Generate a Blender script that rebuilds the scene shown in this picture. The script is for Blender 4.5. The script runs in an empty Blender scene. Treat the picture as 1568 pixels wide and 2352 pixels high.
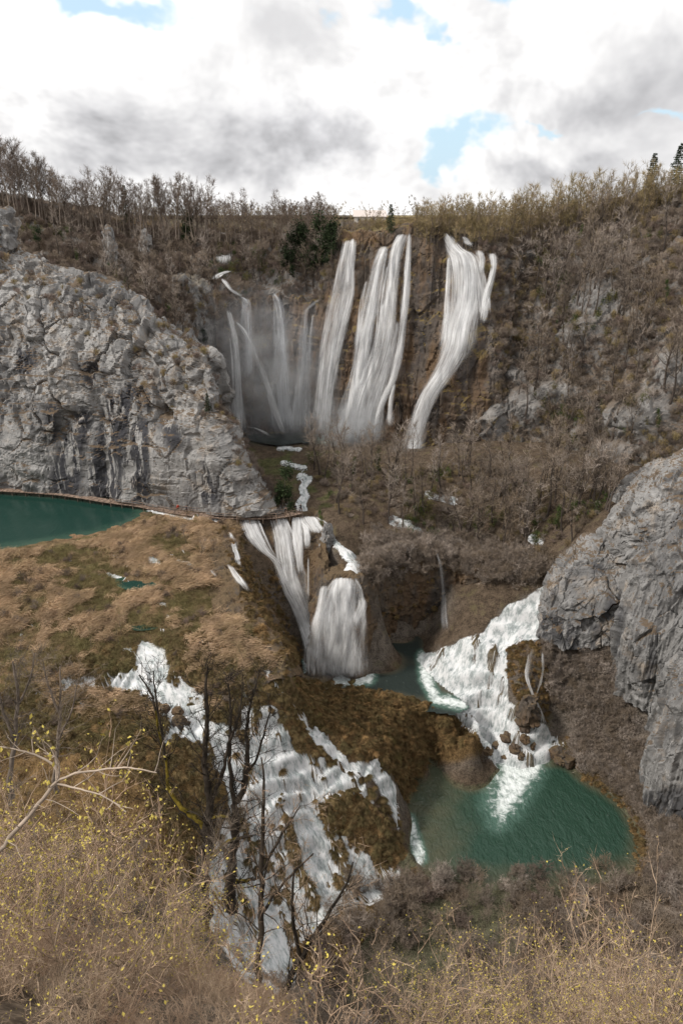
import bpy, math, random
import numpy as np
from mathutils import Vector, Matrix
from mathutils.bvhtree import BVHTree

R = math.radians
rng = np.random.default_rng(7)
random.seed(7)
scene = bpy.context.scene
COL = scene.collection

# ------------------------------------------------------------------ camera
CAMZ = 82.0
TILT = R(23.3)
cam_data = bpy.data.cameras.new('camera')
cam = bpy.data.objects.new('camera', cam_data)
COL.objects.link(cam)
cam.location = (0, 0, CAMZ)
cam.rotation_euler = (R(90) - TILT, 0, 0)
cam_data.sensor_fit = 'VERTICAL'
cam_data.sensor_height = 36.0
cam_data.lens = 24.0
cam_data.clip_start = 0.2
cam_data.clip_end = 9000
scene.camera = cam

# pixel helpers: photo measured on a 1568 x 2352 copy
FP, CX, CY = 1568.0, 784.0, 1176.0
ct, st = math.cos(TILT), math.sin(TILT)
def pdir(x, y):
    u = (x - CX) / FP; v = (y - CY) / FP
    return np.array([u, ct - st * v, -st - ct * v])
def atY(x, y, Y):
    d = pdir(x, y); return np.array([0, 0, CAMZ]) + d * (Y / d[1])
def atZ(x, y, z):
    d = pdir(x, y); return np.array([0, 0, CAMZ]) + d * ((z - CAMZ) / d[2])
def proj(P):
    P = np.atleast_2d(P)
    q = P - np.array([0, 0, CAMZ])
    dep = q[:, 1] * ct - q[:, 2] * st
    dd = np.where(np.abs(dep) < 1e-3, 1e-3, dep)
    x = CX + FP * q[:, 0] / dd
    y = CY + FP * (-q[:, 1] * st - q[:, 2] * ct) / dd
    return x, y, dep

# ------------------------------------------------------------------ sky and sun
SUN_AZ, SUN_EL = R(-108), R(46)     # from the left, a little behind the viewpoint
sun_dir = Vector((math.sin(SUN_AZ) * math.cos(SUN_EL), math.cos(SUN_AZ) * math.cos(SUN_EL), math.sin(SUN_EL)))
sd = bpy.data.lights.new('sun', 'SUN'); sd.energy = 2.4; sd.angle = R(8); sd.color = (1.0, 0.945, 0.87)
sun = bpy.data.objects.new('sun', sd); COL.objects.link(sun)
sun.rotation_euler = (-sun_dir).to_track_quat('-Z', 'Y').to_euler(); sun.location = (0, 0, 200)

class NT:
    """tiny node-tree helper"""
    def __init__(s, tree): s.t = tree
    def n(s, typ, ins=None, **kw):
        nd = s.t.nodes.new(typ)
        for k, v in kw.items(): setattr(nd, k, v)
        for k, v in (ins or {}).items():
            if isinstance(v, bpy.types.NodeSocket): s.t.links.new(v, nd.inputs[k])
            else: nd.inputs[k].default_value = v
        return nd
    def link(s, a, b): s.t.links.new(a, b)
    def m(s, op, a, b=None, c=None, clamp=False):
        nd = s.t.nodes.new('ShaderNodeMath'); nd.operation = op; nd.use_clamp = clamp
        for i, v in enumerate((a, b, c)):
            if v is None: continue
            if isinstance(v, bpy.types.NodeSocket): s.t.links.new(v, nd.inputs[i])
            else: nd.inputs[i].default_value = v
        return nd.outputs[0]
    def vm(s, op, a, b=None):
        nd = s.t.nodes.new('ShaderNodeVectorMath'); nd.operation = op
        for i, v in enumerate((a, b)):
            if v is None: continue
            if isinstance(v, bpy.types.NodeSocket): s.t.links.new(v, nd.inputs[i])
            else: nd.inputs[i].default_value = v
        return nd.outputs['Value'] if op in ('LENGTH', 'DOT_PRODUCT', 'DISTANCE') else nd.outputs[0]
    def ramp(s, v, lo, hi, a=0.0, b=1.0, smooth=True):
        nd = s.t.nodes.new('ShaderNodeMapRange'); nd.interpolation_type = 'SMOOTHSTEP' if smooth else 'LINEAR'
        s.t.links.new(v, nd.inputs[0])
        for i, q in zip((1, 2, 3, 4), (lo, hi, a, b)):
            if isinstance(q, bpy.types.NodeSocket): s.t.links.new(q, nd.inputs[i])
            else: nd.inputs[i].default_value = q
        return nd.outputs[0]
    def mix(s, f, a, b, blend='MIX'):
        nd = s.t.nodes.new('ShaderNodeMix'); nd.data_type = 'RGBA'; nd.blend_type = blend
        for i, v in ((0, f), (6, a), (7, b)):
            if isinstance(v, bpy.types.NodeSocket): s.t.links.new(v, nd.inputs[i])
            elif i == 0: nd.inputs[i].default_value = v
            else: nd.inputs[i].default_value = (*v, 1) if len(v) == 3 else v
        return nd.outputs[2]
    def noise(s, vec, scale, detail=4, rough=0.55, dist=0.0, typ='FBM'):
        nd = s.t.nodes.new('ShaderNodeTexNoise')
        if vec is not None: s.t.links.new(vec, nd.inputs['Vector'])
        nd.inputs['Scale'].default_value = scale; nd.inputs['Detail'].default_value = detail
        nd.inputs['Roughness'].default_value = rough; nd.inputs['Distortion'].default_value = dist
        return nd.outputs[0]

world = bpy.data.worlds.new('World'); scene.world = world; world.use_nodes = True
wt = world.node_tree; wt.nodes.clear(); w = NT(wt)
SKY_CLOUD = 0.95
def build_world():
    tc = w.n('ShaderNodeTexCoord').outputs['Generated']
    sky = w.n('ShaderNodeTexSky', sky_type='NISHITA')
    sky.sun_disc = False; sky.sun_elevation = SUN_EL; sky.sun_rotation = SUN_AZ % (2 * math.pi)
    sky.air_density = 1.3; sky.dust_density = 2.0; sky.ozone_density = 1.0
    blue = w.n('ShaderNodeBackground', {'Color': w.mix(0.8, sky.outputs[0], (4.0, 5.4, 6.5)), 'Strength': 0.12})
    # billowing domain
    st_ = w.vm('MULTIPLY', tc, (1, 1, 1.35))
    wn = w.n('ShaderNodeTexNoise', {'Vector': st_, 'Scale': 9.0, 'Detail': 4.0, 'Roughness': 0.62}).outputs[1]
    warp = w.vm('MULTIPLY', w.vm('SUBTRACT', wn, (0.5, 0.5, 0.5)), (0.20, 0.20, 0.12))
    big = w.noise(st_, 3.6, 5, 0.62, 0.3)
    fine = w.noise(st_, 13.0, 4, 0.6)
    dw = w.vm('ADD', tc, warp)
    def blob(px, py, sx, sy):
        d = pdir(px, py); d = d / np.linalg.norm(d)
        # tangent frame of that direction
        right = np.array([d[1], -d[0], 0]); right /= np.linalg.norm(right); up = np.cross(right, d)
        a = w.m('MULTIPLY', w.vm('DOT_PRODUCT', dw, tuple(right)), 1568.0 / sx)
        off_a = float(np.dot(d, right)) * 1568.0 / sx
        b_ = w.m('MULTIPLY', w.vm('DOT_PRODUCT', dw, tuple(up)), 1568.0 / sy)
        off_b = float(np.dot(d, up)) * 1568.0 / sy
        a = w.m('SUBTRACT', a, off_a); b_ = w.m('SUBTRACT', b_, off_b)
        r2 = w.m('ADD', w.m('MULTIPLY', a, a), w.m('MULTIPLY', b_, b_))
        return w.m('POWER', 2.718, w.m('MULTIPLY', r2, -1.0))
    # grey undersides
    g = w.ramp(big, 0.44, 0.64, 0.0, 0.40)
    for px, py, sx, sy, amp in ((740, 322, 140, 40, 0.60), (560, 300, 230, 80, 0.22), (185, 300, 110, 56, 0.42), (640, 230, 240, 70, 0.16),
                                (450, 385, 260, 36, 0.22), (1330, 230, 260, 60, 0.30), (1250, 400, 120, 26, 0.28), (250, 170, 100, 50, 0.14), (820, 420, 110, 30, 0.12)):
        g = w.m('ADD', g, w.m('MULTIPLY', blob(px, py, sx, sy), amp))
    g = w.m('MULTIPLY', g, w.ramp(fine, 0.25, 0.75, 0.85, 1.12))
    lit = w.ramp(big, 0.28, 0.55, 1.12, 0.93)
    shade = w.m('SUBTRACT', lit, w.m('MULTIPLY', g, 0.72))
    shade = w.m('MAXIMUM', shade, 0.34)
    cc = w.mix(w.ramp(g, 0.15, 0.7, 0, 1), (1.0, 0.99, 0.985), (0.96, 0.955, 0.98))
    cloud = w.n('ShaderNodeBackground', {'Color': cc, 'Strength': w.m('MULTIPLY', shade, SKY_CLOUD)})
    gap = w.ramp(big, 0.34, 0.27, 0.0, 0.35)
    for px, py, sx, sy, amp in ((1055, 322, 66, 38, 1.25), (985, 380, 42, 26, 1.0), (945, 12, 50, 42, 1.2), (1165, -2, 60, 26, 1.1),
                                (190, -4, 190, 30, 1.15), (1555, 265, 45, 12, 0.9), (1000, 85, 22, 22, 0.7), (1225, 300, 26, 10, 0.8), (770, 12, 30, 18, 0.5)):
        gap = w.m('ADD', gap, w.m('MULTIPLY', blob(px, py, sx, sy), amp))
    gap = w.ramp(w.m('ADD', gap, w.m('MULTIPLY', w.m('SUBTRACT', fine, 0.5), 0.9)), 0.22, 1.0, 0, 1)
    mx = w.n('ShaderNodeMixShader', {0: gap, 1: cloud.outputs[0], 2: blue.outputs[0]})
    out = w.n('ShaderNodeOutputWorld'); w.link(mx.outputs[0], out.inputs[0])
build_world()
world.cycles.sampling_method = 'MANUAL'; world.cycles.sample_map_resolution = 512

scene.view_settings.view_transform = 'Standard'
scene.view_settings.look = 'None'
scene.view_settings.exposure = 0.45
scene.view_settings.gamma = 1.0
scene.view_settings.use_curve_mapping = False
scene.render.engine = 'CYCLES'
scene.cycles.max_bounces = 6
scene.cycles.diffuse_bounces = 2
scene.cycles.glossy_bounces = 2
scene.cycles.transparent_max_bounces = 24
scene.cycles.transmission_bounces = 2
scene.cycles.volume_bounces = 0
scene.cycles.caustics_reflective = False; scene.cycles.caustics_refractive = False
scene.cycles.use_denoising = True

# ------------------------------------------------------------------ numpy noise
def _h(i, j, k, s=0):
    n = (i.astype(np.int64) * 374761393 + j.astype(np.int64) * 668265263 + k.astype(np.int64) * 2147483647 + s * 974634777) & 0xFFFFFFFF
    n = ((n ^ (n >> 13)) * 1274126177) & 0xFFFFFFFF
    n = ((n ^ (n >> 16)) * 2246822519) & 0xFFFFFFFF
    return ((n ^ (n >> 15)) & 0xFFFFFF) / float(0xFFFFFF)
def vnoise(p, s=0):
    i = np.floor(p).astype(np.int64); f = p - i; f = f * f * (3 - 2 * f)
    r = 0
    for a in (0, 1):
        for b in (0, 1):
            for c in (0, 1):
                wgt = (f[:, 0] if a else 1 - f[:, 0]) * (f[:, 1] if b else 1 - f[:, 1]) * (f[:, 2] if c else 1 - f[:, 2])
                r = r + wgt * _h(i[:, 0] + a, i[:, 1] + b, i[:, 2] + c, s)
    return r
def fbm(p, octs=4, s=0, gain=0.5):
    a, t, r = 1.0, 0.0, 0.0
    for o in range(octs):
        r = r + a * (vnoise(p * (2.03 ** o) + 17.3 * o, s + o) - 0.5); t += a; a *= gain
    return r / t * 2
def ridged(p, octs=4, s=0):
    a, t, r = 1.0, 0.0, 0.0
    for o in range(octs):
        r = r + a * (1 - np.abs(2 * vnoise(p * (2.05 ** o) + 9.1 * o, s + o) - 1)); t += a; a *= 0.5
    return r / t
def worley(p, s=0):
    """F1, F2, random of nearest cell, and facet tilt term"""
    i = np.floor(p).astype(np.int64)
    f1 = np.full(len(p), 9.0); f2 = np.full(len(p), 9.0); rid = np.zeros(len(p)); tilt = np.zeros(len(p))
    for a in (-1, 0, 1):
        for b in (-1, 0, 1):
            for c in (-1, 0, 1):
                I = i[:, 0] + a; J = i[:, 1] + b; K = i[:, 2] + c
                q = np.stack([I + _h(I, J, K, s + 1), J + _h(I, J, K, s + 2), K + _h(I, J, K, s + 3)], 1)
                df = p - q; d = np.sqrt((df ** 2).sum(1))
                nr = d < f1
                f2 = np.where(nr, f1, np.minimum(f2, d)); f1 = np.where(nr, d, f1)
                rr = _h(I, J, K, s + 4)
                tl = df[:, 0] * (_h(I, J, K, s + 5) - .5) + df[:, 1] * (_h(I, J, K, s + 6) - .5) + df[:, 2] * (_h(I, J, K, s + 7) - .5)
                rid = np.where(nr, rr, rid); tilt = np.where(nr, tl, tilt)
    return f1, f2, rid, tilt
def sstep(a, b, x):
    t = np.clip((x - a) / (b - a), 0, 1); return t * t * (3 - 2 * t)

def poly_sdf(x, y, poly):
    """signed distance in pixels, positive inside"""
    pts = np.array(poly, float); n = len(pts)
    dmin = np.full(len(x), 1e9); ins = np.zeros(len(x), bool)
    for i in range(n):
        ax, ay = pts[i]; bx, by = pts[(i + 1) % n]
        ex, ey = bx - ax, by - ay
        t = np.clip(((x - ax) * ex + (y - ay) * ey) / (ex * ex + ey * ey + 1e-9), 0, 1)
        dmin = np.minimum(dmin, np.hypot(x - ax - t * ex, y - ay - t * ey))
        c = ((ay > y) != (by > y)) & (x < (bx - ax) * (y - ay) / (by - ay + 1e-12) + ax)
        ins ^= c
    return np.where(ins, dmin, -dmin)
def line_dist(x, y, pts):
    """distance to a polyline, minus its radius; pts = (x, y, r)"""
    best = np.full(len(x), 1e9)
    for (ax, ay, ar), (bx, by, br) in zip(pts[:-1], pts[1:]):
        ex, ey = bx - ax, by - ay
        t = np.clip(((x - ax) * ex + (y - ay) * ey) / (ex * ex + ey * ey + 1e-9), 0, 1)
        best = np.minimum(best, np.hypot(x - ax - t * ex, y - ay - t * ey) - (ar + (br - ar) * t))
    return -best

# ------------------------------------------------------------------ mesh helpers
def tag(o, label=None, cat=None, group=None, kind=None):
    if label: o['label'] = label
    if cat: o['category'] = cat
    if group: o['group'] = group
    if kind: o['kind'] = kind
    return o
def mesh_obj(name, V, F, mat=None, parent=None, smooth=False, link=True):
    """V (n,3) float, F (m,k) int or list of arrays"""
    me = bpy.data.meshes.new(name)
    V = np.asarray(V, np.float32); Fs = F if isinstance(F, list) else [F]
    Fs = [np.asarray(f, np.int32) for f in Fs if len(f)]
    me.vertices.add(len(V)); me.vertices.foreach_set('co', V.ravel())
    nl = sum(f.size for f in Fs); npoly = sum(len(f) for f in Fs)
    me.loops.add(nl); me.polygons.add(npoly)
    me.loops.foreach_set('vertex_index', np.concatenate([f.ravel() for f in Fs]))
    ls = []; off = 0
    for f in Fs:
        ls.append(off + np.arange(len(f)) * f.shape[1]); off += f.size
    me.polygons.foreach_set('loop_start', np.concatenate(ls).astype(np.int32))
    me.update(calc_edges=True); me.validate(verbose=False)
    me.polygons.foreach_set('use_smooth', np.full(len(me.polygons), smooth))
    if mat: me.materials.append(mat)
    o = bpy.data.objects.new(name, me)
    if link: COL.objects.link(o)
    if parent: o.parent = parent
    return o
def empty(name, loc=(0, 0, 0), rz=0.0):
    o = bpy.data.objects.new(name, None); COL.objects.link(o)
    o.location = loc; o.rotation_euler = (0, 0, rz); o.empty_display_size = 0.3
    return o
def fattr(o, name, vals):
    a = o.data.attributes.new(name, 'FLOAT', 'POINT'); a.data.foreach_set('value', np.asarray(vals, np.float32))
def cattr(o, name, rgb):
    a = o.data.attributes.new(name, 'FLOAT_COLOR', 'POINT')
    c = np.ones((len(rgb), 4), np.float32); c[:, :3] = rgb; a.data.foreach_set('color', c.ravel())
def grid_faces(n, m):
    """n columns, m rows; vertex index = i*m + j"""
    i, j = np.meshgrid(np.arange(n - 1), np.arange(m - 1), indexing='ij')
    a = (i * m + j).ravel()
    return np.stack([a, a + m, a + m + 1, a + 1], 1)
def cr(P, n):
    """Catmull-Rom through P (k,...) sampled n times, spaced by chord length"""
    P = np.asarray(P, float); k = len(P)
    flat = P.reshape(k, -1)
    L = np.r_[0, np.cumsum(np.maximum(np.linalg.norm(np.diff(flat, axis=0), axis=1), 1e-6))]
    s = np.linspace(0, L[-1], n); idx = np.clip(np.searchsorted(L, s, side='right') - 1, 0, k - 2)
    t = ((s - L[idx]) / (L[idx + 1] - L[idx]))[:, None]
    Q = np.vstack([2 * flat[0] - flat[1], flat, 2 * flat[-1] - flat[-2]])
    p0, p1, p2, p3 = Q[idx], Q[idx + 1], Q[idx + 2], Q[idx + 3]
    out = 0.5 * ((2 * p1) + (-p0 + p2) * t + (2 * p0 - 5 * p1 + 4 * p2 - p3) * t ** 2 + (-p0 + 3 * p1 - 3 * p2 + p3) * t ** 3)
    return out.reshape((n,) + P.shape[1:])
def loft(cols, n, m):
    """cols: list of point lists -> (n, m, 3) grid"""
    C = np.stack([cr(np.array(c), m) for c in cols])      # (k, m, 3)
    return cr(C, n)
def grid_normals(G):
    du = np.gradient(G, axis=0); dv = np.gradient(G, axis=1)
    N = np.cross(du, dv); N /= np.linalg.norm(N, axis=2, keepdims=True) + 1e-9
    # towards the camera
    toc = np.array([0, 0, CAMZ]) - G
    s = np.sign((N * toc).sum(2).mean()); return N * (s if s else 1)
def rock_disp(P, a_big=1.2, a_mid=0.5, a_fine=0.16, s_big=5.0, s_mid=1.7, zs=1.0, seed=0):
    q = P * np.array([1, 1, zs])
    q = q + np.stack([fbm(q * 0.22, 3, seed + 50 + k) for k in range(3)], 1) * 2.0
    f1, f2, rid, tl = worley(q / s_big, seed)
    d = a_big * ((rid - 0.5) * 0.9 + tl * 1.5) * sstep(0.0, 0.07, f2 - f1) - a_big * 0.20 * (1 - sstep(0.0, 0.06, f2 - f1))
    f1, f2, rid, tl = worley(q / s_mid + 31, seed + 11)
    d += a_mid * 0.7 * ((rid - 0.5) + tl * 1.6) * sstep(0.0, 0.08, f2 - f1) - a_mid * 0.22 * (1 - sstep(0.0, 0.08, f2 - f1))
    f1, f2, rid, tl = worley(q / (s_mid * 0.42) + 71, seed + 23)
    d += a_fine * ((rid - 0.5) * 0.8 + tl * 1.2) * sstep(0, .1, f2 - f1)
    bed = P[:, 2] / 2.4 + fbm(P * np.array([0.06, 0.06, 0.1]), 3, seed + 77) * 1.6
    fr = bed - np.floor(bed); d += a_mid * 0.55 * (np.minimum(fr * 1.25, 1.0) - (fr > 0.8) * (fr - 0.8) * 5) * sstep(-0.2, 0.3, fbm(P * 0.12, 2, seed + 78))
    d += fbm(P * 0.7, 3, seed + 5) * a_fine * 1.6
    return d
def bvh_of(o):
    me = o.data; n = len(me.vertices)
    V = np.empty(n * 3, np.float32); me.vertices.foreach_get('co', V)
    return BVHTree.FromPolygons([tuple(v) for v in V.reshape(-1, 3).tolist()], [tuple(p.vertices) for p in me.polygons])
ORI = Vector((0, 0, CAMZ))
def hit(bvhs, x, y):
    d = Vector(pdir(x, y)).normalized(); best = None
    for b in bvhs:
        loc, nor, idx, dist = b.ray_cast(ORI, d)
        if loc is not None and (best is None or dist < best[2]): best = (np.array(loc), np.array(nor), dist)
    return best
# ------------------------------------------------------------------ materials
def new_mat(name):
    m = bpy.data.materials.new(name); m.use_nodes = True
    t = m.node_tree; t.nodes.clear(); n = NT(t)
    out = n.n('ShaderNodeOutputMaterial')
    return m, n, out
def principled(n, out, col, rough=0.9, spec=0.25, normal=None, **kw):
    ins = {'Base Color': col if isinstance(col, bpy.types.NodeSocket) else (*col, 1), 'Roughness': rough, 'Specular IOR Level': spec}
    if normal is not None: ins['Normal'] = normal
    ins.update(kw)
    b = n.n('ShaderNodeBsdfPrincipled', ins); n.link(b.outputs[0], out.inputs[0]); return b
def bump(n, h, dist, strength=1.0):
    return n.n('ShaderNodeBump', {'Height': h, 'Distance': dist, 'Strength': strength}).outputs[0]
def simple_mat(name, col, rough=0.85, var=0.25, scale=6.0, rnd=0.0, spec=0.2, warm=None):
    m, n, out = new_mat(name)
    pos = n.n('ShaderNodeNewGeometry').outputs['Position']
    f = n.ramp(n.noise(pos, scale, 4), 0.3, 0.7, 1 - var, 1 + var)
    c = n.mix(1.0, col, n.n('ShaderNodeCombineColor', {0: f, 1: f, 2: f}).outputs[0], 'MULTIPLY')
    if rnd:
        oi = n.n('ShaderNodeObjectInfo').outputs['Random']
        g = n.ramp(oi, 0, 1, 1 - rnd, 1 + rnd, False)
        c = n.mix(1.0, c, n.n('ShaderNodeCombineColor', {0: g, 1: g, 2: g}).outputs[0], 'MULTIPLY')
        if warm is not None:
            r2 = n.m('FRACT', n.m('MULTIPLY', oi, 7.31))
            c = n.mix(n.m('MULTIPLY', r2, 0.8), c, warm)
    principled(n, out, c, rough, spec)
    return m

def rock_mat(name, base=(0.34, 0.33, 0.32), warm=(0.36, 0.29, 0.22), dark=(0.045, 0.045, 0.05), soil=(0.085, 0.060, 0.038),
             streak=0.5, veg=0.62, orange=0.0, scale=1.0, grey=None):
    m, n, out = new_mat(name)
    geo = n.n('ShaderNodeNewGeometry'); pos = geo.outputs['Position']
    big = n.noise(pos, 0.10 * scale, 3, 0.6); mid = n.noise(pos, 0.55 * scale, 4, 0.65); fine = n.noise(pos, 3.2, 2, 0.7)
    c = n.mix(n.ramp(big, 0.42, 0.66), base, tuple(v * 0.80 for v in base))
    c = n.mix(n.m('MULTIPLY', n.ramp(n.noise(pos, 0.3, 4, 0.6), 0.52, 0.70), 0.55), c, warm)
    # pale fresh rock
    c = n.mix(n.m('MULTIPLY', n.ramp(mid, 0.54, 0.62), 0.6), c, tuple(min(1, v * 1.4) for v in base))
    # lichen speckle
    c = n.mix(n.m('MULTIPLY', n.ramp(fine, 0.56, 0.70), 0.6), c, tuple(v * 0.45 for v in base))
    # dark runs of water stain, long in z
    sv = n.vm('MULTIPLY', pos, (0.5, 0.5, 0.06))
    stn = n.noise(sv, 1.0, 4, 0.7, 0.3)
    zone = n.m('MAXIMUM', n.m('MULTIPLY', n.ramp(n.noise(pos, 0.075, 3), 0.44, 0.58), 0.55), n.n('ShaderNodeAttribute', attribute_name='stain').outputs['Fac'])
    sf = n.m('MULTIPLY', n.m('MULTIPLY', n.ramp(stn, 0.42, 0.50), zone), streak)
    c = n.mix(sf, c, dark)
    if orange:
        c = n.mix(n.m('MULTIPLY', n.ramp(n.noise(n.vm('MULTIPLY', pos, (0.25, 0.25, 0.06)), 1.0, 4), 0.42, 0.62), orange), c, (0.16, 0.088, 0.035))
    if grey:
        ga = n.n('ShaderNodeAttribute', attribute_name='grey').outputs['Fac']
        gc = n.mix(n.ramp(mid, 0.4, 0.65), tuple(v * 0.6 for v in grey), grey)
        c = n.mix(n.ramp(n.m('ADD', ga, n.m('MULTIPLY', n.m('SUBTRACT', big, 0.5), 0.8)), 0.35, 0.7), c, gc)
    # soil and dry grass on the ledges
    nz = n.n('ShaderNodeSeparateXYZ', {0: geo.outputs['Normal']}).outputs[2]
    pat = n.noise(pos, 0.21, 5, 0.62)
    led = n.ramp(n.m('ADD', nz, n.m('MULTIPLY', n.m('SUBTRACT', pat, 0.5), 2.6)), veg, veg + 0.22)
    c = n.mix(n.m('MULTIPLY', n.ramp(n.noise(pos, 1.1, 4, 0.72), 0.575, 0.615), 0.75), c, tuple(v * 0.28 for v in base))
    if grey: led = n.m('MULTIPLY', led, n.m('SUBTRACT', 1.0, n.m('MULTIPLY', ga, 0.75)))
    c = n.mix(n.m('MULTIPLY', led, 0.9), c, n.mix(n.ramp(fine, 0.35, 0.65), soil, tuple(v * 1.5 for v in soil)))
    h = n.m('ADD', n.m('MULTIPLY', mid, 0.8), n.m('MULTIPLY', fine, 0.25))
    principled(n, out, c, 0.92, 0.2, bump(n, h, 0.35, 0.6))
    return m

def ground_mat(name):
    m, n, out = new_mat(name)
    geo = n.n('ShaderNodeNewGeometry'); pos = geo.outputs['Position']
    tint = n.n('ShaderNodeAttribute', attribute_name='tint').outputs['Color']
    mid = n.noise(pos, 0.9, 4, 0.65); fine = n.noise(pos, 5.0, 2, 0.7)
    f = n.m('ADD', n.ramp(mid, 0.3, 0.7, 0.55, 1.15), n.ramp(fine, 0.3, 0.7, -0.30, 0.40))
    c = n.mix(1.0, tint, n.n('ShaderNodeCombineColor', {0: f, 1: f, 2: f}).outputs[0], 'MULTIPLY')
    c = n.mix(n.m('MULTIPLY', n.ramp(n.noise(pos, 0.45, 4), 0.55, 0.7), 0.35), c, (0.10, 0.095, 0.04))
    principled(n, out, c, 0.95, 0.1, bump(n, n.m('ADD', mid, n.m('MULTIPLY', fine, 0.5)), 0.5, 0.8))
    return m

def foam_mat(name, flow=(0.9, 0.11), gain=1.0, tintc=(0.93, 0.935, 0.94), seedv=0.0, lo=0.40, hi=0.62, soft=0.0, edge_w=0.36, dark=None, amin=0.08, bmp=0.5):
    """white falling water: streaks along the flow; attributes edge (1 in the middle, 0 at the rim), fu, fv (metres across, along)"""
    m, n, out = new_mat(name)
    fu = n.n('ShaderNodeAttribute', attribute_name='fu').outputs['Fac']
    fv = n.n('ShaderNodeAttribute', attribute_name='fv').outputs['Fac']
    ed = n.n('ShaderNodeAttribute', attribute_name='edge').outputs['Fac']
    v = n.n('ShaderNodeCombineXYZ', {0: n.m('MULTIPLY', fu, flow[0]), 1: n.m('MULTIPLY', fv, flow[1]), 2: seedv}).outputs[0]
    a1 = n.noise(v, 1.0, 6, 0.66, 0.25)
    v2 = n.n('ShaderNodeCombineXYZ', {0: n.m('MULTIPLY', fu, flow[0] * 3.3), 1: n.m('MULTIPLY', fv, flow[1] * 3.0), 2: seedv + 4.0}).outputs[0]
    a2 = n.noise(v2, 1.0, 5, 0.7, 0.2)
    s = n.m('ADD', n.m('MULTIPLY', a1, 0.62), n.m('MULTIPLY', a2, 0.38))
    thr = n.m('ADD', s, n.m('MULTIPLY', n.m('SUBTRACT', ed, 0.62), edge_w))
    al = n.ramp(thr, lo, hi, amin, 1.0)
    al = n.m('MULTIPLY', al, n.ramp(ed, 0.0, 0.25 + soft, 0, gain))
    col = n.mix(n.ramp(s, 0.40, 0.58), dark or tuple(v_ * 0.80 for v_ in tintc), tintc)
    nb = bump(n, s, 0.5, bmp)
    d = n.n('ShaderNodeBsdfDiffuse', {'Color': col, 'Normal': nb})
    tl = n.n('ShaderNodeBsdfTranslucent', {'Color': col})
    dm = n.n('ShaderNodeMixShader', {0: 0.3, 1: d.outputs[0], 2: tl.outputs[0]})
    tr = n.n('ShaderNodeBsdfTransparent')
    mx = n.n('ShaderNodeMixShader', {0: al, 1: tr.outputs[0], 2: dm.outputs[0]})
    n.link(mx.outputs[0], out.inputs[0])
    return m

def silk_mat(name, dens=1.0, seedv=0.0, fine_u=2.4, tintc=(0.95, 0.953, 0.957), vfreq=0.05, floor=0.35):
    """silky falling water: continuous translucency instead of cut-out streaks"""
    m, n, out = new_mat(name)
    fu = n.n('ShaderNodeAttribute', attribute_name='fu').outputs['Fac']; fv = n.n('ShaderNodeAttribute', attribute_name='fv').outputs['Fac']; ed = n.n('ShaderNodeAttribute', attribute_name='edge').outputs['Fac']
    def nz(a, b, c, det, ro):
        return n.noise(n.n('ShaderNodeCombineXYZ', {0: n.m('MULTIPLY', fu, a), 1: n.m('MULTIPLY', fv, b), 2: seedv + c}).outputs[0], 1.0, det, ro, 0.15)
    large = nz(0.42, vfreq * 0.8, 0.0, 3, 0.55); fine = nz(fine_u, vfreq * 1.6, 7.0, 4, 0.7); puff = nz(0.8, 0.30, 13.0, 3, 0.6)
    a = n.m('MULTIPLY', n.ramp(n.m('ADD', ed, n.m('MULTIPLY', n.m('SUBTRACT', fine, 0.5), 1.1)), 0.0, 0.85), n.ramp(ed, 0.0, 0.4))
    a = n.m('MULTIPLY', a, n.ramp(large, 0.36, 0.60, floor, 1.0))
    a = n.m('MULTIPLY', a, n.ramp(fine, 0.36, 0.62, 0.45, 1.0))
    a = n.m('MULTIPLY', a, n.ramp(puff, 0.35, 0.6, 0.75, 1.0))
    a = n.m('MULTIPLY', a, dens, clamp=True)
    col = n.mix(n.ramp(fine, 0.38, 0.6), tuple(v_ * 0.86 for v_ in tintc), tintc)
    d = n.n('ShaderNodeBsdfDiffuse', {'Color': col}); tl = n.n('ShaderNodeBsdfTranslucent', {'Color': col}); dm = n.n('ShaderNodeMixShader', {0: 0.35, 1: d.outputs[0], 2: tl.outputs[0]})
    mx = n.n('ShaderNodeMixShader', {0: a, 1: n.n('ShaderNodeBsdfTransparent').outputs[0], 2: dm.outputs[0]}); n.link(mx.outputs[0], out.inputs[0])
    return m

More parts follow.
